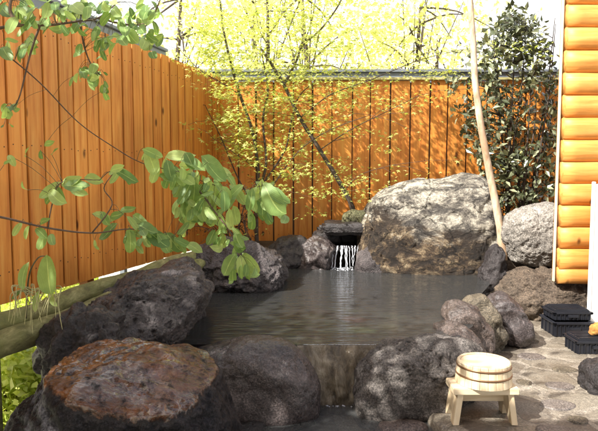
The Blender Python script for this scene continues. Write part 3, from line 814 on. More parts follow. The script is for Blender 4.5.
c2 = on(592, 355, .04)
crate((c2.x + .04, c2.y + .09, .04), .24, .16, .07, 'smaller black box standing in front of the ribbed crate', 7, True)
c3 = Vector((c2.x + .085, c2.y + .08, .137))
rk = rock([(588, 335), (590, 326), (596, 322), (608, 322), (616, 327), (616, 335)], c3.y, .035, 'sponge', 'small orange brown sponge on the smaller black box', name='bath_sponge', cat='sponge', amp=.05, fine=.004, seed=30, k=.6)
del rk['group']

# ------------------------------------------------------------------ stool and bucket
sc_ = Vector((.775, 2.42, .043))
stl = thing('bath_stool', sc_, 'small pale cypress bath stool with a bucket on it', 'stool')
zs = .172
mb = MB(); mb.box((sc_.x, sc_.y, zs + .014), (.272, .17, .028), None, .003); mb.build('seat', M['hinoki'], stl)
for sx in (-1, 1):
    Rm = Matrix.Rotation(R(9) * -sx, 3, 'Y')
    # slab leg with a V cut between two feet
    cxl = sc_.x + sx * .104; H = zs - .043 + .004; bm = bmesh.new()
    prof = [(-.075, H), (.075, H), (.08, 0), (.04, 0), (.012, .055), (-.012, .055), (-.04, 0), (-.08, 0)]
    f0 = [bm.verts.new((-.0125, y, zz)) for y, zz in prof]; f1 = [bm.verts.new((.0125, y, zz)) for y, zz in prof]
    bm.faces.new(f0[::-1]); bm.faces.new(f1)
    for i in range(len(prof)): bm.faces.new([f0[i], f0[(i + 1) % 8], f1[(i + 1) % 8], f1[i]])
    bmesh.ops.recalc_face_normals(bm, faces=list(bm.faces))
    bmesh.ops.bevel(bm, geom=list(bm.edges), offset=.0018, segments=1, affect='EDGES')
    bm.verts.index_update()
    vs = []
    for v in bm.verts:
        x = v.co.x + (H - v.co.z) * .14 * sx
        vs.append((cxl + x, sc_.y + v.co.y, sc_.z + v.co.z - .002))
    mesh_obj('leg', vs, [[v.index for v in f.verts] for f in bm.faces], M['stave'], stl, smooth=False); bm.free()
mb = MB(); mb.box((sc_.x, sc_.y, zs - .04), (.2, .02, .03), None, .002); mb.build('stretcher', M['hinoki'], stl)

bz = zs + .0295; bc = Vector((sc_.x + .012, sc_.y + .0, bz))
bk = thing('wooden_bucket', bc, 'round pale wooden wash bucket with two hoops, upside down on the stool', 'bucket')
NS = 22; mb = MB(); HB = .092; rb, rt = .118, .110
for i in range(NS):
    a0_ = 2 * math.pi * i / NS + .006; a1_ = 2 * math.pi * (i + 1) / NS - .006
    vs = []
    M_ = 4
    for (r, z) in ((rb, 0), (rt, HB - .004), (rt - .004, HB), (rt - .012, HB), (rt - .014, HB - .004), (rb - .014, .0)):
        for j in range(M_ + 1):
            a = a0_ + (a1_ - a0_) * j / M_; rj = r
            if j in (0, M_) and r > .1 and z < HB: rj = r - .0006
            vs.append(bc + Vector((math.cos(a) * rj, math.sin(a) * rj, z)))
    fs = []
    for k in range(6):
        for j in range(M_):
            p, q = k * (M_ + 1) + j, ((k + 1) % 6) * (M_ + 1) + j
            fs.append([p, p + 1, q + 1, q])
    fs.append([k * (M_ + 1) for k in range(6)][::-1]); fs.append([k * (M_ + 1) + M_ for k in range(6)])
    mb.add(vs, fs)
mb.build('staves', M['stave'], bk)
mb = MB(); mb.lathe(bc, [(.0005, HB - .006), (.05, HB - .006), (rt - .0145, HB - .006), (rt - .0145, HB - .02), (.0005, HB - .02)], 48); mb.build('base_board', M['hinoki'], bk)
for zz in (HB * .80, HB * .42):
    rr = rb + (rt - rb) * zz / HB
    mb = MB(); mb.lathe(bc + Vector((0, 0, zz)), [(rr - .001, -.0045), (rr + .002, -.004), (rr + .0026, 0), (rr + .002, .004), (rr - .001, .0045)], 64); mb.build('hoop', M['hoop'], bk, smooth=True)

# ------------------------------------------------------------------ mossy log rail
l0, l1 = at(-30, 347, 1.98), at(205, 257, 4.15)
lr = thing('log_rail', (-1.08, 2.1, -.42), 'mossy weathered log rail lying above the drop at the left', 'rail')
for (o_, r0, r1, sd) in ((Vector((.03, 0, -.03)), .05, .045, 1), (Vector((-.04, .02, .02)), .052, .042, 2)):
    mb = MB(); pts = [l0.lerp(l1, i / 40) + o_ + Vector((0, 0, .008 * math.sin(i * .4 + sd))) for i in range(41)]
    mb.tube(pts, lerp_list(r0, r1, 41), 20, rough=.12, seed=sd * 4); mb.build('log', M['mosslog'], lr, smooth=True)
for t in (.035, .5):
    p = l0.lerp(l1, t)
    mb = MB(); mb.tube([(p.x, p.y + .02, -.42), (p.x, p.y + .02, 0), (p.x, p.y + .02, p.z - .06)], [.035, .034, .033], 14, rough=.08, seed=3)
    mb.build('post', M['mosslog'], lr, smooth=True)

# ------------------------------------------------------------------ leaves
def leaf(mb, p0, p1, width, up=(0, 0, 1), bend=.2, fold=.25, nu=7, shape='oval', twist=0):
    p0 = Vector(p0); p1 = Vector(p1); d = p1 - p0; L = d.length
    if L < 1e-5: return
    d.normalize(); up = Vector(up); side = d.cross(up)
    if side.length < .1: side = d.cross(Vector((.3, -.9, .1)))
    side.normalize(); nn = side.cross(d).normalized()
    vs = []; uv = []
    for i in range(nu + 1):
        t = i / nu
        if shape == 'oval': w = math.sin(math.pi * min(1, t ** .95)) ** .62
        else: w = math.sin(math.pi * t) ** 1.1
        w *= width * L / 2
        w *= 1 + .10 * noise.noise(Vector((p0.x * 90, t * 4, p0.z * 90)))
        c = p0 + d * (L * t) + nn * (bend * L * (math.sin(math.pi * t)) * .6) + side * (L * .06 * math.sin(t * 3 + p0.x * 50)) - Vector((0, 0, L * .22 * t * t * (1 - t) * 3))
        s2 = side * math.cos(twist * t) + nn * math.sin(twist * t)
        vs += [c - s2 * w + nn * fold * w, c, c + s2 * w + nn * fold * w]; uv += [(0, t), (.5, t), (1, t)]
    fs = []
    for i in range(nu):
        a = i * 3; fs += [[a, a + 1, a + 4, a + 3], [a + 1, a + 2, a + 5, a + 4]]
    mb.add(vs, fs, uv)
def small_leaf(mb, p, d, size, width=.45, up=(0, 0, 1)):
    d = d.normalized(); s = d.cross(Vector(up)); s = s.normalized() if s.length > .05 else Vector((1, 0, 0))
    n = s.cross(d); w = size * width / 2
    mb.add([p, p + d * size * .4 - s * w + n * w * .3, p + d * size * .4, p + d * size * .4 + s * w + n * w * .3, p + d * size],
           [[0, 2, 1], [0, 3, 2], [1, 2, 4], [2, 3, 4]])
def maple_leaf(mb, p, nrm, size, rr):
    nrm = nrm.normalized(); a = nrm.cross(Vector((rr.uniform(-1, 1), rr.uniform(-1, 1), .1)))
    if a.length < .05: a = Vector((1, 0, 0))
    a.normalize(); b = nrm.cross(a)
    vs = [p]; ls = [.6, .28, .9, .3, 1.0, .3, .9, .28, .6]
    for i, l in enumerate(ls):
        w = -2.3 + 4.6 * i / 8
        vs.append(p + (a * math.cos(w) + b * math.sin(w)) * size * .55 * l - nrm * size * .12 * l)
    mb.add(vs, [[0, i, i + 1] for i in range(1, 9)])
def rdir(rr, bias=(0, 0, 0), k=1):
    return (Vector((rr.gauss(0, 1), rr.gauss(0, 1), rr.gauss(0, 1))).normalized() * k + Vector(bias)).normalized()

# ---- the broad-leaved tree whose twigs hang in from the left
lt = random.Random(21)
tb = Vector((-1.45, .95, -.42))
bt = thing('broadleaf_tree', tb, 'broad-leaved tree whose fresh green twigs hang in from the left', 'tree')
mb = MB(); mb.tube(smooth_path([tb, tb + Vector((.02, .02, .8)), tb + Vector((-.03, .05, 1.6)), tb + Vector((.05, .1, 2.4)), tb + Vector((0, .15, 3.2))], 6), lerp_list(.055, .018, 25), 14, rough=.12)
mb.build('trunk', M['bark'], bt, smooth=True)
LEAFB = MB()
BPTS = []
PET = MB()
def petiole(p, rad=.0009):
    q = min(BPTS, key=lambda b: (b - p).length)
    if .004 < (q - p).length < .32: PET.tube(smooth_path([q, (p + q) / 2 + Vector((0, 0, .012)), p], 3), rad, 4)
def branch(pts, r0, r1, mat='twig', name='branch'):
    P = smooth_path(pts, 6); BPTS.extend(P); mb = MB(); mb.tube(P, lerp_list(r0, r1, len(P)), 8, rough=.2); mb.build(name, M[mat], bt, smooth=True); return P
branch([tb + Vector((.03, .1, 1.95)), at(-60, 55, 1.7), at(0, 28, 1.85), at(50, 25, 1.95), at(80, 21, 2.0), at(98, 18, 2.05), at(118, 2, 2.1)], .006, .002)
branch([tb + Vector((0, .1, 1.75)), at(-60, 10, 1.75), at(0, 50, 1.95), at(40, 83, 2.05), at(78, 122, 2.15), at(112, 146, 2.2), at(142, 163, 2.25), at(178, 172, 2.3), at(205, 182, 2.35), at(235, 190, 2.35), at(262, 186, 2.35)], .0028, .0012)
branch([at(178, 172, 2.3), at(200, 192, 2.3), at(215, 212, 2.25), at(230, 232, 2.22), at(240, 256, 2.2)], .004, .002)
branch([tb + Vector((0, .1, 1.1)), at(-60, 208, 1.8), at(0, 217, 2.0), at(48, 228, 2.1), at(92, 233, 2.2), at(130, 229, 2.25), at(160, 234, 2.3), at(196, 247, 2.3)], .005, .0015)
branch([at(92, 233, 2.2), at(112, 205, 2.2), at(104, 188, 2.2), at(116, 170, 2.2)], .003, .0015)
branch([at(48, 228, 2.1), at(52, 205, 2.1), at(62, 182, 2.1), at(100, 180, 2.1)], .003, .0015)
branch([at(80, 21, 2.0), at(84, 45, 2.0), at(90, 62, 2.0), at(100, 75, 2.0)], .004, .0015)
branch([at(20, 26, 1.9), at(10, 10, 1.9), at(16, -20, 1.9)], .006, .004)
branch([at(40, 25, 1.93), at(30, 55, 1.95), at(20, 95, 1.95), at(12, 110, 1.95)], .004, .0015)
branch([at(98, 18, 2.05), at(130, 25, 2.1), at(150, 20, 2.1), at(162, -5, 2.1)], .004, .002)
leafl = []   # (x0,y0,x1,y1,Y,width)
main = [(143,148,170,162),(148,150,156,178),(165,158,208,153),(166,160,176,184),(182,160,214,176),(200,157,240,186),(208,162,232,190),(192,168,184,192),
 (190,182,175,214),(194,186,192,220),(206,180,222,202),(214,192,206,240),(222,190,226,214),(236,192,226,212),(228,186,250,206),(150,152,140,160),
 (262,184,298,224),(252,188,248,214),(268,188,276,214),(260,190,266,226),(246,194,256,214),(244,186,226,197),(270,186,292,206),(256,186,244,204),(262,184,280,194),
 (216,230,205,246),(222,232,224,250),(236,232,243,250),(234,228,250,256),(228,226,214,236),(240,236,250,240),
 (236,254,222,278),(242,255,240,286),(247,254,262,282),(238,256,230,276),(246,254,252,276),(243,252,258,268),
 (198,196,208,224),(180,176,196,186),(186,200,198,226),(205,200,196,216),(232,206,240,226),(170,166,186,176)]
leftc = [(92,214,124,222),(118,224,96,240),(126,217,142,230),(128,227,131,256),(138,224,166,236),(148,230,170,250),(164,234,186,252),(174,238,202,250),(156,234,172,254),(132,216,150,222),(110,216,128,210),(186,244,204,254),(100,212,112,226),(120,212,138,206)]
upl = [(60,181,32,206),(62,182,84,178),(48,192,76,206),(64,184,100,188),(84,178,106,182),(110,172,126,164),(114,172,142,182),(118,170,134,176),(120,168,110,186),(70,186,90,196),(56,186,66,204),(124,170,132,186),(116,168,108,176),(58,190,44,206)]
low = [(22,222,12,238),(30,226,24,240),(36,228,48,240),(40,224,52,218),(44,146,56,140),(52,155,60,146),(40,150,44,160),(26,156,30,146),(8,155,16,168),(4,165,12,158),(28,190,22,180),(44,232,38,252),(50,234,56,246)]
for L_, Y, sp_ in ((main, 2.3, .12), (leftc, 2.25, .08), (upl, 2.15, .08), (low, 2.1, .05)):
    for q in L_: leafl.append((*q, Y, sp_))
for (x0, y0, x1, y1, Y, sp_) in leafl:
    ya = Y + lt.uniform(-sp_, sp_); yb = ya + lt.uniform(-.05, .03)
    petiole(at(x0, y0, ya))
    hint = Vector((lt.uniform(-.35, .35), -1 + lt.uniform(0, .3), lt.uniform(.35, .9)))
    kk = .72 if math.hypot(x1 - x0, y1 - y0) > 30 else .9
    x1, y1 = x0 + (x1 - x0) * kk, y0 + (y1 - y0) * kk
    leaf(LEAFB, at(x0, y0, ya), at(x1, y1, yb), lt.uniform(.38, .54), hint, lt.uniform(.05, .25), lt.uniform(.1, .35), twist=lt.uniform(-.3, .3))
# denser random clusters: (cx, cy, spread x, spread y, Y, n, length px)
for (cx, cy, sx, sy, Y, n, ln) in ((40, 8, 45, 10, 1.95, 46, 26), (130, 12, 22, 14, 2.1, 26, 24), (100, 35, 22, 16, 2.05, 26, 20), (148, 38, 10, 14, 2.1, 12, 20), (20, 44, 22, 8, 1.95, 18, 24), (35, 72, 6, 5, 2.0, 0, 20),
                                 (92, 72, 14, 8, 2.05, 22, 17), (103, 85, 5, 6, 2.05, 9, 17), (10, 108, 12, 4, 1.98, 8, 17), (70, 25, 30, 8, 2.0, 20, 18), (6, 125, 4, 6, 1.98, 3, 14), (125, 30, 14, 12, 2.1, 16, 18), (80, 5, 50, 8, 2.0, 34, 22), (150, 5, 12, 8, 2.1, 12, 22), (190, 205, 14, 18, 2.42, 14, 24), (200, 185, 26, 22, 2.35, 26, 24), (260, 198, 18, 14, 2.35, 16, 22), (178, 175, 22, 16, 2.32, 18, 24), (212, 205, 14, 20, 2.3, 14, 24), (150, 236, 34, 8, 2.28, 16, 19), (232, 240, 12, 10, 2.25, 8, 18), (242, 268, 12, 8, 2.22, 7, 18)):
    for i in range(int(n * (.8 if cy < 130 else 1.3))):
        x = cx + lt.gauss(0, sx * .6); y = cy + lt.gauss(0, sy * .6); a = lt.gauss(1.5, .75)
        l = ln * lt.uniform(.35, .92) * (.82 if cy < 130 else 1); ya = Y + lt.uniform(-.12, .12)
        petiole(at(x, y, ya), .0007)
        leaf(LEAFB, at(x, y, ya), at(x + math.cos(a) * l, y + math.sin(a) * l, ya + lt.uniform(-.07, .05)), lt.uniform(.34, .5), Vector((lt.uniform(-.6, .6), -1, lt.uniform(.0, 1))), lt.uniform(.05, .25), .25, nu=6)
# unseen crown leaves added to shade the foreground (above and behind-left of the frame)
for i in range(2600):
    p = Vector((-2.1 + lt.gauss(0, .4), .5 + lt.gauss(0, .55), 2.45 + lt.gauss(0, .35))) if i < 1000 else Vector((-2.25 + lt.gauss(0, .45), 1.15 + lt.gauss(0, .36), 2.65 + lt.gauss(0, .2)))
    u = (p.x) / max(p.y, .01) * F + 299; v = 215.5
    if p.y > .25:
        dz = p.z - CZ; yc = 170 - dz / p.y * F
        if -10 < u < 640 and -25 < yc < 460: continue
    d = rdir(lt, (0, 0, -.5))
    leaf(LEAFB, p, p + d * lt.uniform(.06, .1), .5, (lt.uniform(-.5, .5), lt.uniform(-.5, .5), 1), .15, .2, nu=3)
tag(PET.build('leaf_stalks', M['stem'], bt, smooth=True), kind='stuff')
LEAFB.build('leaves', M['leaf'], bt, smooth=True, uv=True)


# ---- wilted plant hanging over the log
wp = at(40, 318, 2.15)
pl = thing('wilted_plant', wp, 'young plant with one big drooping leaf and pale dry strands over the log rail', 'plant')
mb = MB(); pts = smooth_path([at(26, 318, 2.2), at(27, 295, 2.16), at(30, 272, 2.12), at(38, 258, 2.1), at(45, 256, 2.1)], 6)
mb.tube(pts, lerp_list(.004, .002, len(pts)), 7); mb.build('stem', M['stem'], pl, smooth=True)
mb = MB(); leaf(mb, at(45, 255, 2.1), at(53, 294, 2.08), .55, (-.3, -1, .2), .12, .25, nu=12); mb.build('large_leaf', M['leaf'], pl, smooth=True, uv=True)
mb = MB(); rr = random.Random(4)
for i in range(22):
    x = rr.uniform(10, 60); y0 = rr.uniform(283, 298); x1 = x + rr.uniform(-9, 9); y1 = y0 + rr.uniform(15, 42)
    pts = smooth_path([at(30 + rr.uniform(-6, 14), 290 + rr.uniform(-4, 14), 2.14), at(x, y0, 2.1), at((x + x1) / 2, (y0 + y1) / 2, 2.07), at(x1, y1, 2.06)], 5)
    mb.tube(pts, lerp_list(.0022, .0009, len(pts)), 5)
mb.build('dry_strands', M['straw'], pl, smooth=True)
mb = MB()
for q in ((30, 262, 22, 290), (40, 290, 34, 312), (48, 292, 58, 306), (22, 290, 12, 300)):
    leaf(mb, at(q[0], q[1], 2.12), at(q[2], q[3], 2.09), .3, (-.2, -1, .3), .2, .3, twist=.6)
mb.build('small_leaves', M['leaf'], pl, smooth=True, uv=True)

# ---- maple in the back corner, in front of the fence
mt = random.Random(9)
mbase = Vector((-.38, 5.25, .38))
mp = thing('maple_tree', mbase, 'slender many-stemmed lime green maple in front of the back fence', 'tree')
stems = [
 [(356, 250, 5.3), (354, 215, 5.28), (345, 192, 5.25), (320, 150, 5.25), (300, 118, 5.25), (284, 85, 5.25), (270, 62, 5.25), (262, 50, 5.3)],
 [(284, 85, 5.25), (296, 62, 5.25), (303, 45, 5.25), (322, 28, 5.25), (342, -2, 5.25), (350, -40, 5.2)],
 [(303, 45, 5.25), (312, 20, 5.3), (318, -20, 5.3)],
 [(268, 60, 5.28), (268, 35, 5.28), (267, 0, 5.28), (262, -40, 5.3)],
 [(268, 35, 5.28), (280, 18, 5.3), (288, -10, 5.3)],
 [(268, 45, 5.28), (258, 25, 5.3), (254, -20, 5.3)],
 [(257, 245, 5.3), (256, 200, 5.3), (258, 170, 5.3), (252, 130, 5.3), (240, 95, 5.3), (230, 60, 5.3), (222, 20, 5.3), (218, -30, 5.3)],
 [(256, 195, 5.3), (266, 165, 5.3), (263, 120, 5.32), (268, 90, 5.3), (262, 55, 5.3)],
 [(254, 205, 5.3), (238, 178, 5.35), (222, 140, 5.35), (205, 105, 5.4)],
 [(262, 185, 5.3), (285, 150, 5.35), (292, 118, 5.35), (300, 95, 5.35), (318, 80, 5.3)],
 [(266, 200, 5.2), (278, 178, 5.2), (300, 150, 5.1), (330, 130, 5.0), (370, 115, 5.0)],
 [(320, 150, 5.25), (350, 130, 5.15), (390, 110, 5.1), (420, 95, 5.1)],
 [(300, 118, 5.25), (330, 95, 5.15), (370, 80, 5.1), (420, 60, 5.1), (460, 50, 5.1)],
 [(240, 95, 5.3), (225, 85, 5.2), (200, 70, 5.1), (180, 50, 5.1)],
 [(343, 192, 5.25), (360, 175, 5.1), (392, 165, 5.0)],
 [(258, 170, 5.3), (230, 150, 5.1), (215, 140, 5.0)],
]
allp = []
for i, s in enumerate(stems):
    P = smooth_path([at(*q) for q in s], 6); allp.append(P)
    r0 = (.026, .012, .007, .018, .006, .006, .02, .014, .008, .009, .006, .005, .006, .006, .004, .004)[i]
    mb = MB(); mb.tube(P, lerp_list(r0, r0 * .4, len(P)), 8, rough=.2, seed=i)
    mb.build('trunk' if i in (0, 6) else 'branch', M['bark'], mp, smooth=True)
mb = MB(); tw = MB()
def maple_layer(c, rx, ry, rz, n, size=.052):
    for i in range(n):
        p = c + Vector((mt.gauss(0, rx), mt.gauss(0, ry), mt.gauss(0, rz)))
        if p.y > 5.72: p.y = 5.72 - abs(mt.gauss(0, .1))
        if p.x < fence_x(p.y) + .05: p.x = fence_x(p.y) + .05 + abs(mt.gauss(0, .08))
        maple_leaf(mb, p, Vector((mt.gauss(0, .45), mt.gauss(-.25, .45), 1)), size * mt.uniform(.6, 1.25), mt)
for P in allp:
    L = len(P)
    for k in range(3, L, 3):
        p = P[k]
        if p.z < CZ + .25 and mt.random() < .5: continue
        n = 12 if p.z < FT else 40
        for j in range(2):
            d = Vector((mt.gauss(0, .25), mt.gauss(-.1, .22), mt.gauss(0, .05)))
            tw.tube([p, p + d * .5 + Vector((0, 0, .02)), p + d], [.002, .0015, .0008], 4)
            maple_layer(p + d, .14, .12, .03, n)
for (x, y, sx, n) in ((195, 25, .25, 330), (215, 60, .25, 320), (245, 25, .28, 330), (300, 20, .3, 300), (340, 45, .3, 320), (370, 20, .3, 220), (400, 40, .28, 120), (300, 75, .3, 260), (235, 82, .2, 200), (350, 75, .25, 200), (420, 70, .2, 90), (245, 110, .14, 80), (290, 95, .2, 110), (250, 135, .15, 60),
                      (330, 115, .2, 40), (300, 135, .18, 60), (345, 100, .2, 70), (300, 165, .2, 70), (330, 150, .2, 60), (350, 185, .2, 80), (320, 200, .2, 60), (370, 160, .15, 12), (280, 130, .15, 60), (385, 95, .2, 24), (310, 180, .2, 60), (235, 120, .15, 160), (245, 160, .14, 150), (270, 110, .2, 120), (220, 95, .12, 160), (250, 145, .2, 200), (300, 110, .2, 160), (265, 190, .14, 90), (225, 130, .12, 120), (285, 175, .16, 90), (190, 50, .2, 150)):
    for k in range(max(1, n // 17)):
        c = at(x + mt.gauss(0, sx * 60), y + mt.gauss(0, 11), 5.25 + mt.uniform(-.3, .3))
        maple_layer(c, sx * .5, .12, .022, 26)
tag(tw.build('twigs', M['bark'], mp, smooth=True), kind='stuff')
mb.build('leaves', M['maple'], mp, smooth=False)

# ---- dry brown shrub in the corner
ds = random.Random(15)
dsb = Vector((-.62, 5.2, .38))
dsh = thing('dry_shrub', dsb, 'low dark shrub with dry brown leaves in the fence corner', 'shrub')
st_ = MB(); lf = MB()
for i in range(16):
    e = at(ds.uniform(170, 262), ds.uniform(180, 235), ds.uniform(4.9, 5.4)); 
    if e.x < fence_x(e.y) + .06: e.x = fence_x(e.y) + .06
    P = smooth_path([dsb + Vector((ds.uniform(-.05, .3), ds.uniform(-.1, .1), 0)), (dsb + e) / 2 + Vector((0, 0, .08)), e], 5)
    st_.tube(P, lerp_list(.006, .002, len(P)), 5)
    for k in range(34):
        p = P[ds.randrange(3, len(P))] + Vector((ds.gauss(0, .06), ds.gauss(0, .06), ds.gauss(0, .05)))
        p.x = max(p.x, fence_x(p.y) + .04)
        small_leaf(lf, p, rdir(ds, (0, 0, -.3)), ds.uniform(.03, .06))
st_.build('stems', M['twig'], dsh, smooth=True); lf.build('leaves', M['dryleaf'], dsh)

# ---- dark glossy evergreen on the right
hb = at(520, 215, 5.3); hb.z = .40
hr = random.Random(31)
hs = thing('evergreen_shrub', hb, 'tall dark glossy evergreen shrub between the leaning trunk and the log wall', 'shrub')
st_ = MB(); lf = MB(); ends = []
for i in range(11):
    top = at(hr.uniform(462, 556), hr.uniform(15, 110), hr.uniform(5.15, 5.55)) if i else at(516, 14, 5.3)
    b0 = hb + Vector((hr.uniform(-.15, .15), hr.uniform(-.1, .1), 0))
    P = smooth_path([b0, b0.lerp(top, .35) + Vector((hr.uniform(-.06, .06), 0, 0)), b0.lerp(top, .7), top], 8)
    ends.append(P); st_.tube(P, lerp_list(.015, .003, len(P)), 6)
outline = [(10, 512, 520), (25, 492, 540), (45, 466, 555), (70, 448, 560), (100, 448, 560), (130, 462, 560), (160, 466, 560), (190, 470, 560), (212, 485, 560)]
def span(y):
    for (y0, a0, b0), (y1, a1, b1) in zip(outline, outline[1:]):
        if y0 <= y <= y1:
            t = (y - y0) / (y1 - y0); return a0 + (a1 - a0) * t, b0 + (b1 - b0) * t
    return 500, 540
for i in range(320):
    y = hr.uniform(12, 205); a, b = span(y); 
    x = a + (b - a) * min(1, max(0, hr.betavariate(1.4, 1.4)))
    if hr.random() < .3: x = a + (b - a) * hr.random()
    c = at(x, y, 5.33 + hr.uniform(-.25, .22))
    # nearest stem gives the twig
    best = min((q for P in ends for q in P[4:]), key=lambda q: (q - c).length + abs(q.z - c.z + .08) * .6)
    if (best - c).length < .5: st_.tube([best, (best + c) / 2 + Vector((0, 0, .015)), c], [.004, .003, .0015], 4)
    for k in range(hr.randint(7, 13)):
        p = c + Vector((hr.gauss(0, .042), hr.gauss(0, .045), hr.gauss(0, .04)))
        if p.y > 5.74: p.y = 5.74
        small_leaf(lf, p, rdir(hr, (0, -.1, -.15)), hr.uniform(.05, .09), .5, rdir(hr, (0, -.3, .8)))
st_.build('stems', M['bark'], hs, smooth=True); lf.build('leaves', M['holly'], hs)

# ---- leaning pale trunk
pt = thing('leaning_tree', at(503, 240, 4.5), 'pale bare leaning tree trunk between the two right rocks', 'tree')
P = smooth_path([at(504, 268, 4.5), at(501, 235, 4.5), at(495, 200, 4.5), at(488, 165, 4.5), at(480, 120, 4.5), at(475, 80, 4.52), at(473, 40, 4.54), at(470, 0, 4.56), at(466, -60, 4.8), at(460, -200, 4.85)], 8)
mb = MB(); mb.tube(P, [(.035 if i < 8 else .031) * (1 - .38 * i / len(P)) * (1 + .06 * noise.noise(Vector((i * .35, 0, 0)))) for i in range(len(P))], 18, rough=.1); mb.build('trunk', M['pole'], pt, smooth=True)
mb = MB(); e = P[-1]; hr2 = random.Random(5)
st2 = MB()
for i in range(9):
    d = rdir(hr2, (0, .1, .6)); q = e + d * hr2.uniform(.5, .9); st2.tube([e - Vector((0, 0, hr2.uniform(0, .2))), e + d * .3, q], [.012, .008, .003], 5)
    for k in range(45): small_leaf(mb, q + Vector((hr2.gauss(0, .2), hr2.gauss(0, .2), hr2.gauss(0, .12))), rdir(hr2), .07)
st2.build('branches', M['twig'], pt, smooth=True); mb.build('crown', M['maple'], pt)

# ---- low sunlit hedge outside, seen below the log rail, and a fringe under the fence
hg = random.Random(41)
def low_bush(c, rx, ry, rz, n, size, label, grp):
    th = thing('low_bush', (c[0], c[1], -.42), label, 'bush', grp)
    s = MB(); l = MB()
    for i in range(14):
        a = hg.uniform(0, 6.28); q = Vector((c[0] + math.cos(a) * rx * .7, c[1] + math.sin(a) * ry * .7, c[2] + rz * hg.uniform(.2, .9)))
        s.tube([(c[0], c[1], -.44), tuple((Vector((c[0], c[1], -.42)) + q) / 2 + Vector((0, 0, .05))), tuple(q)], [.006, .004, .002], 5)
    for i in range(n):
        d = rdir(hg); r_ = hg.uniform(.35, 1) ** .5 * (1 + .25 * noise.noise(d * 2.5 + Vector(c)))
        p = Vector((c[0] + d.x * rx * r_, c[1] + d.y * ry * r_, c[2] + abs(d.z) * rz * r_))
        small_leaf(l, p, rdir(hg, d * .5), size * hg.uniform(.7, 1.3), .55, rdir(hg, (0, 0, .8)))
    s.build('stems', M['stem'], th, smooth=True); l.build('leaves', M['hedge'], th)
low_bush((-1.75, 3.45, -.42), .42, .4, .5, 3200, .07, 'sunlit lime bush seen below the log rail, nearest the picture edge', 'bushes outside the left fence')
low_bush((-1.45, 3.9, -.42), .3, .4, .40, 2000, .06, 'sunlit lime bush partly hidden behind the foreground rock, below the rail', 'bushes outside the left fence')
low_bush((-2.3, 3.9, -.42), .5, .5, .55, 2400, .07, 'sunlit lime bush outside the fence, seen in the slot under the planks at far left', 'bushes outside the left fence')
low_bush((-2.4, 5.6, -.42), .55, .8, .62, 2400, .07, 'sunlit low bush outside the fence, seen in the middle of the slot under the planks', 'bushes outside the left fence')

# ---- sunlit trees beyond the fence
bg = random.Random(77)
def far_tree(x, y, h, cw, ch, n, size, label):
    th = thing('garden_tree', (x, y, -.42), label, 'tree', 'trees beyond the back fence')
    tp = Vector((x + bg.uniform(-.2, .2), y, h * .8))
    mb = MB(); P = smooth_path([(x, y, -.45), (x + bg.uniform(-.1, .1), y, h * .3), tp], 6); mb.tube(P, lerp_list(.07, .02, len(P)), 8, rough=.15); mb.build('trunk', M['bark'], th, smooth=True)
    br = MB(); l = MB(); cl = []
    for i in range(26):
        d = rdir(bg, (0, 0, .15)); r_ = bg.uniform(.45, 1)
        c = Vector((x + d.x * cw * r_, y + d.y * cw * .7 * r_, h - ch + d.z * ch * r_)); cl.append(c)
        s0 = P[bg.randrange(4, len(P))]
        br.tube(smooth_path([s0, (s0 + c) / 2 + Vector((0, 0, .1)), c], 3), lerp_list(.018, .004, 7), 5)
    for i in range(n):
        c = cl[bg.randrange(len(cl))]
        p = c + Vector((bg.gauss(0, cw * .24), bg.gauss(0, cw * .24), bg.gauss(0, ch * .13)))
        small_leaf(l, p, rdir(bg, (0, 0, -.3)), size * bg.uniform(.6, 1.3), .6, rdir(bg, (0, 0, .8)))
    br.build('branches', M['bark'], th, smooth=True); l.build('crown', M['bgleaf'], th)
far_tree(-1.9, 9.0, 4.6, 1.2, 1.7, 2400, .09, 'sunlit lime tree beyond the fence, leftmost behind the maple')
far_tree(.2, 8.6, 4.5, 1.3, 1.6, 2200, .09, 'sunlit lime tree beyond the fence, straight above the waterfall')
far_tree(1.7, 8.9, 4.4, 1.3, 1.6, 1900, .1, 'sunlit yellow tree beyond the fence, just left of the leaning trunk')
far_tree(-.7, 10.5, 5.2, 1.5, 2.0, 1600, .12, 'taller pale tree far beyond the fence corner')
far_tree(2.6, 11.5, 4.6, 1.6, 1.8, 1500, .12, 'pale yellow tree far beyond the fence behind the evergreen')

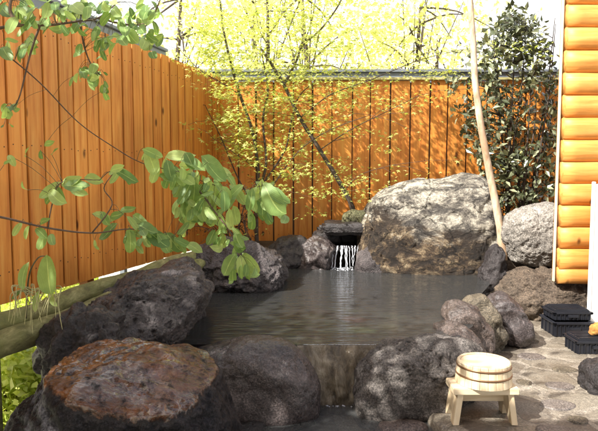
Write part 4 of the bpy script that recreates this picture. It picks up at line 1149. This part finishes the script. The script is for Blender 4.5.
# ------------------------------------------------------------------ light
sun_dir = Vector((-.60, -.43, .70)).normalized()
elev = math.asin(sun_dir.z); az = math.atan2(sun_dir.x, sun_dir.y)
sl = bpy.data.lights.new('sun', 'SUN'); sl.energy = 4.6; sl.angle = R(.5); sl.color = (1, .95, .87)
so_ = bpy.data.objects.new('sun', sl); COL.objects.link(so_); so_.location = (-5, -3, 8)
so_.rotation_euler = sun_dir.to_track_quat('Z', 'Y').to_euler()
w = bpy.data.worlds.new('World'); SC.world = w; w.use_nodes = True
nt = w.node_tree; nt.nodes.clear()
sky = nt.nodes.new('ShaderNodeTexSky'); sky.sky_type = 'NISHITA'; sky.sun_disc = False
sky.sun_elevation = elev; sky.sun_rotation = az; sky.dust_density = 8; sky.air_density = 1.0; sky.ozone_density = .2
bgd = nt.nodes.new('ShaderNodeBackground'); bgd.inputs[1].default_value = .14
wo = nt.nodes.new('ShaderNodeOutputWorld'); 
tcw = nt.nodes.new('ShaderNodeTexCoord'); cn = nt.nodes.new('ShaderNodeTexNoise'); cn.inputs['Scale'].default_value = 2.2; cn.inputs['Detail'].default_value = 7; cn.inputs['Roughness'].default_value = .55
mpw = nt.nodes.new('ShaderNodeMapping'); mpw.inputs['Scale'].default_value = (1, 1, 2.6); nt.links.new(tcw.outputs['Generated'], mpw.inputs[0]); nt.links.new(mpw.outputs[0], cn.inputs['Vector'])
sepw = nt.nodes.new('ShaderNodeSeparateXYZ'); nt.links.new(tcw.outputs['Generated'], sepw.inputs[0])
mr = nt.nodes.new('ShaderNodeMapRange'); mr.inputs[1].default_value = .35; mr.inputs[2].default_value = .95; mr.inputs[3].default_value = .5; mr.inputs[4].default_value = -.05; nt.links.new(sepw.outputs[2], mr.inputs[0])
adw = nt.nodes.new('ShaderNodeMath'); adw.operation = 'ADD'; adw.use_clamp = True; nt.links.new(cn.outputs[0], adw.inputs[0]); nt.links.new(mr.outputs[0], adw.inputs[1])
rw = nt.nodes.new('ShaderNodeValToRGB'); rw.color_ramp.elements[0].position = .5; rw.color_ramp.elements[0].color = (0, 0, 0, 1); rw.color_ramp.elements[1].position = .78; nt.links.new(adw.outputs[0], rw.inputs[0])
mw = nt.nodes.new('ShaderNodeMix'); mw.data_type = 'RGBA'; nt.links.new(rw.outputs[0], mw.inputs[0]); nt.links.new(sky.outputs[0], mw.inputs[6]); mw.inputs[7].default_value = (5.2, 5.25, 5.3, 1)
nt.links.new(mw.outputs[2], bgd.inputs[0]); nt.links.new(bgd.outputs[0], wo.inputs[0])
vs_ = SC.view_settings; vs_.view_transform = 'Standard'; vs_.look = 'None'; vs_.exposure = 1.3; vs_.gamma = 1; vs_.use_curve_mapping = False
SC.cycles.max_bounces = 8; SC.cycles.transparent_max_bounces = 12; SC.cycles.caustics_reflective = False; SC.cycles.caustics_refractive = False
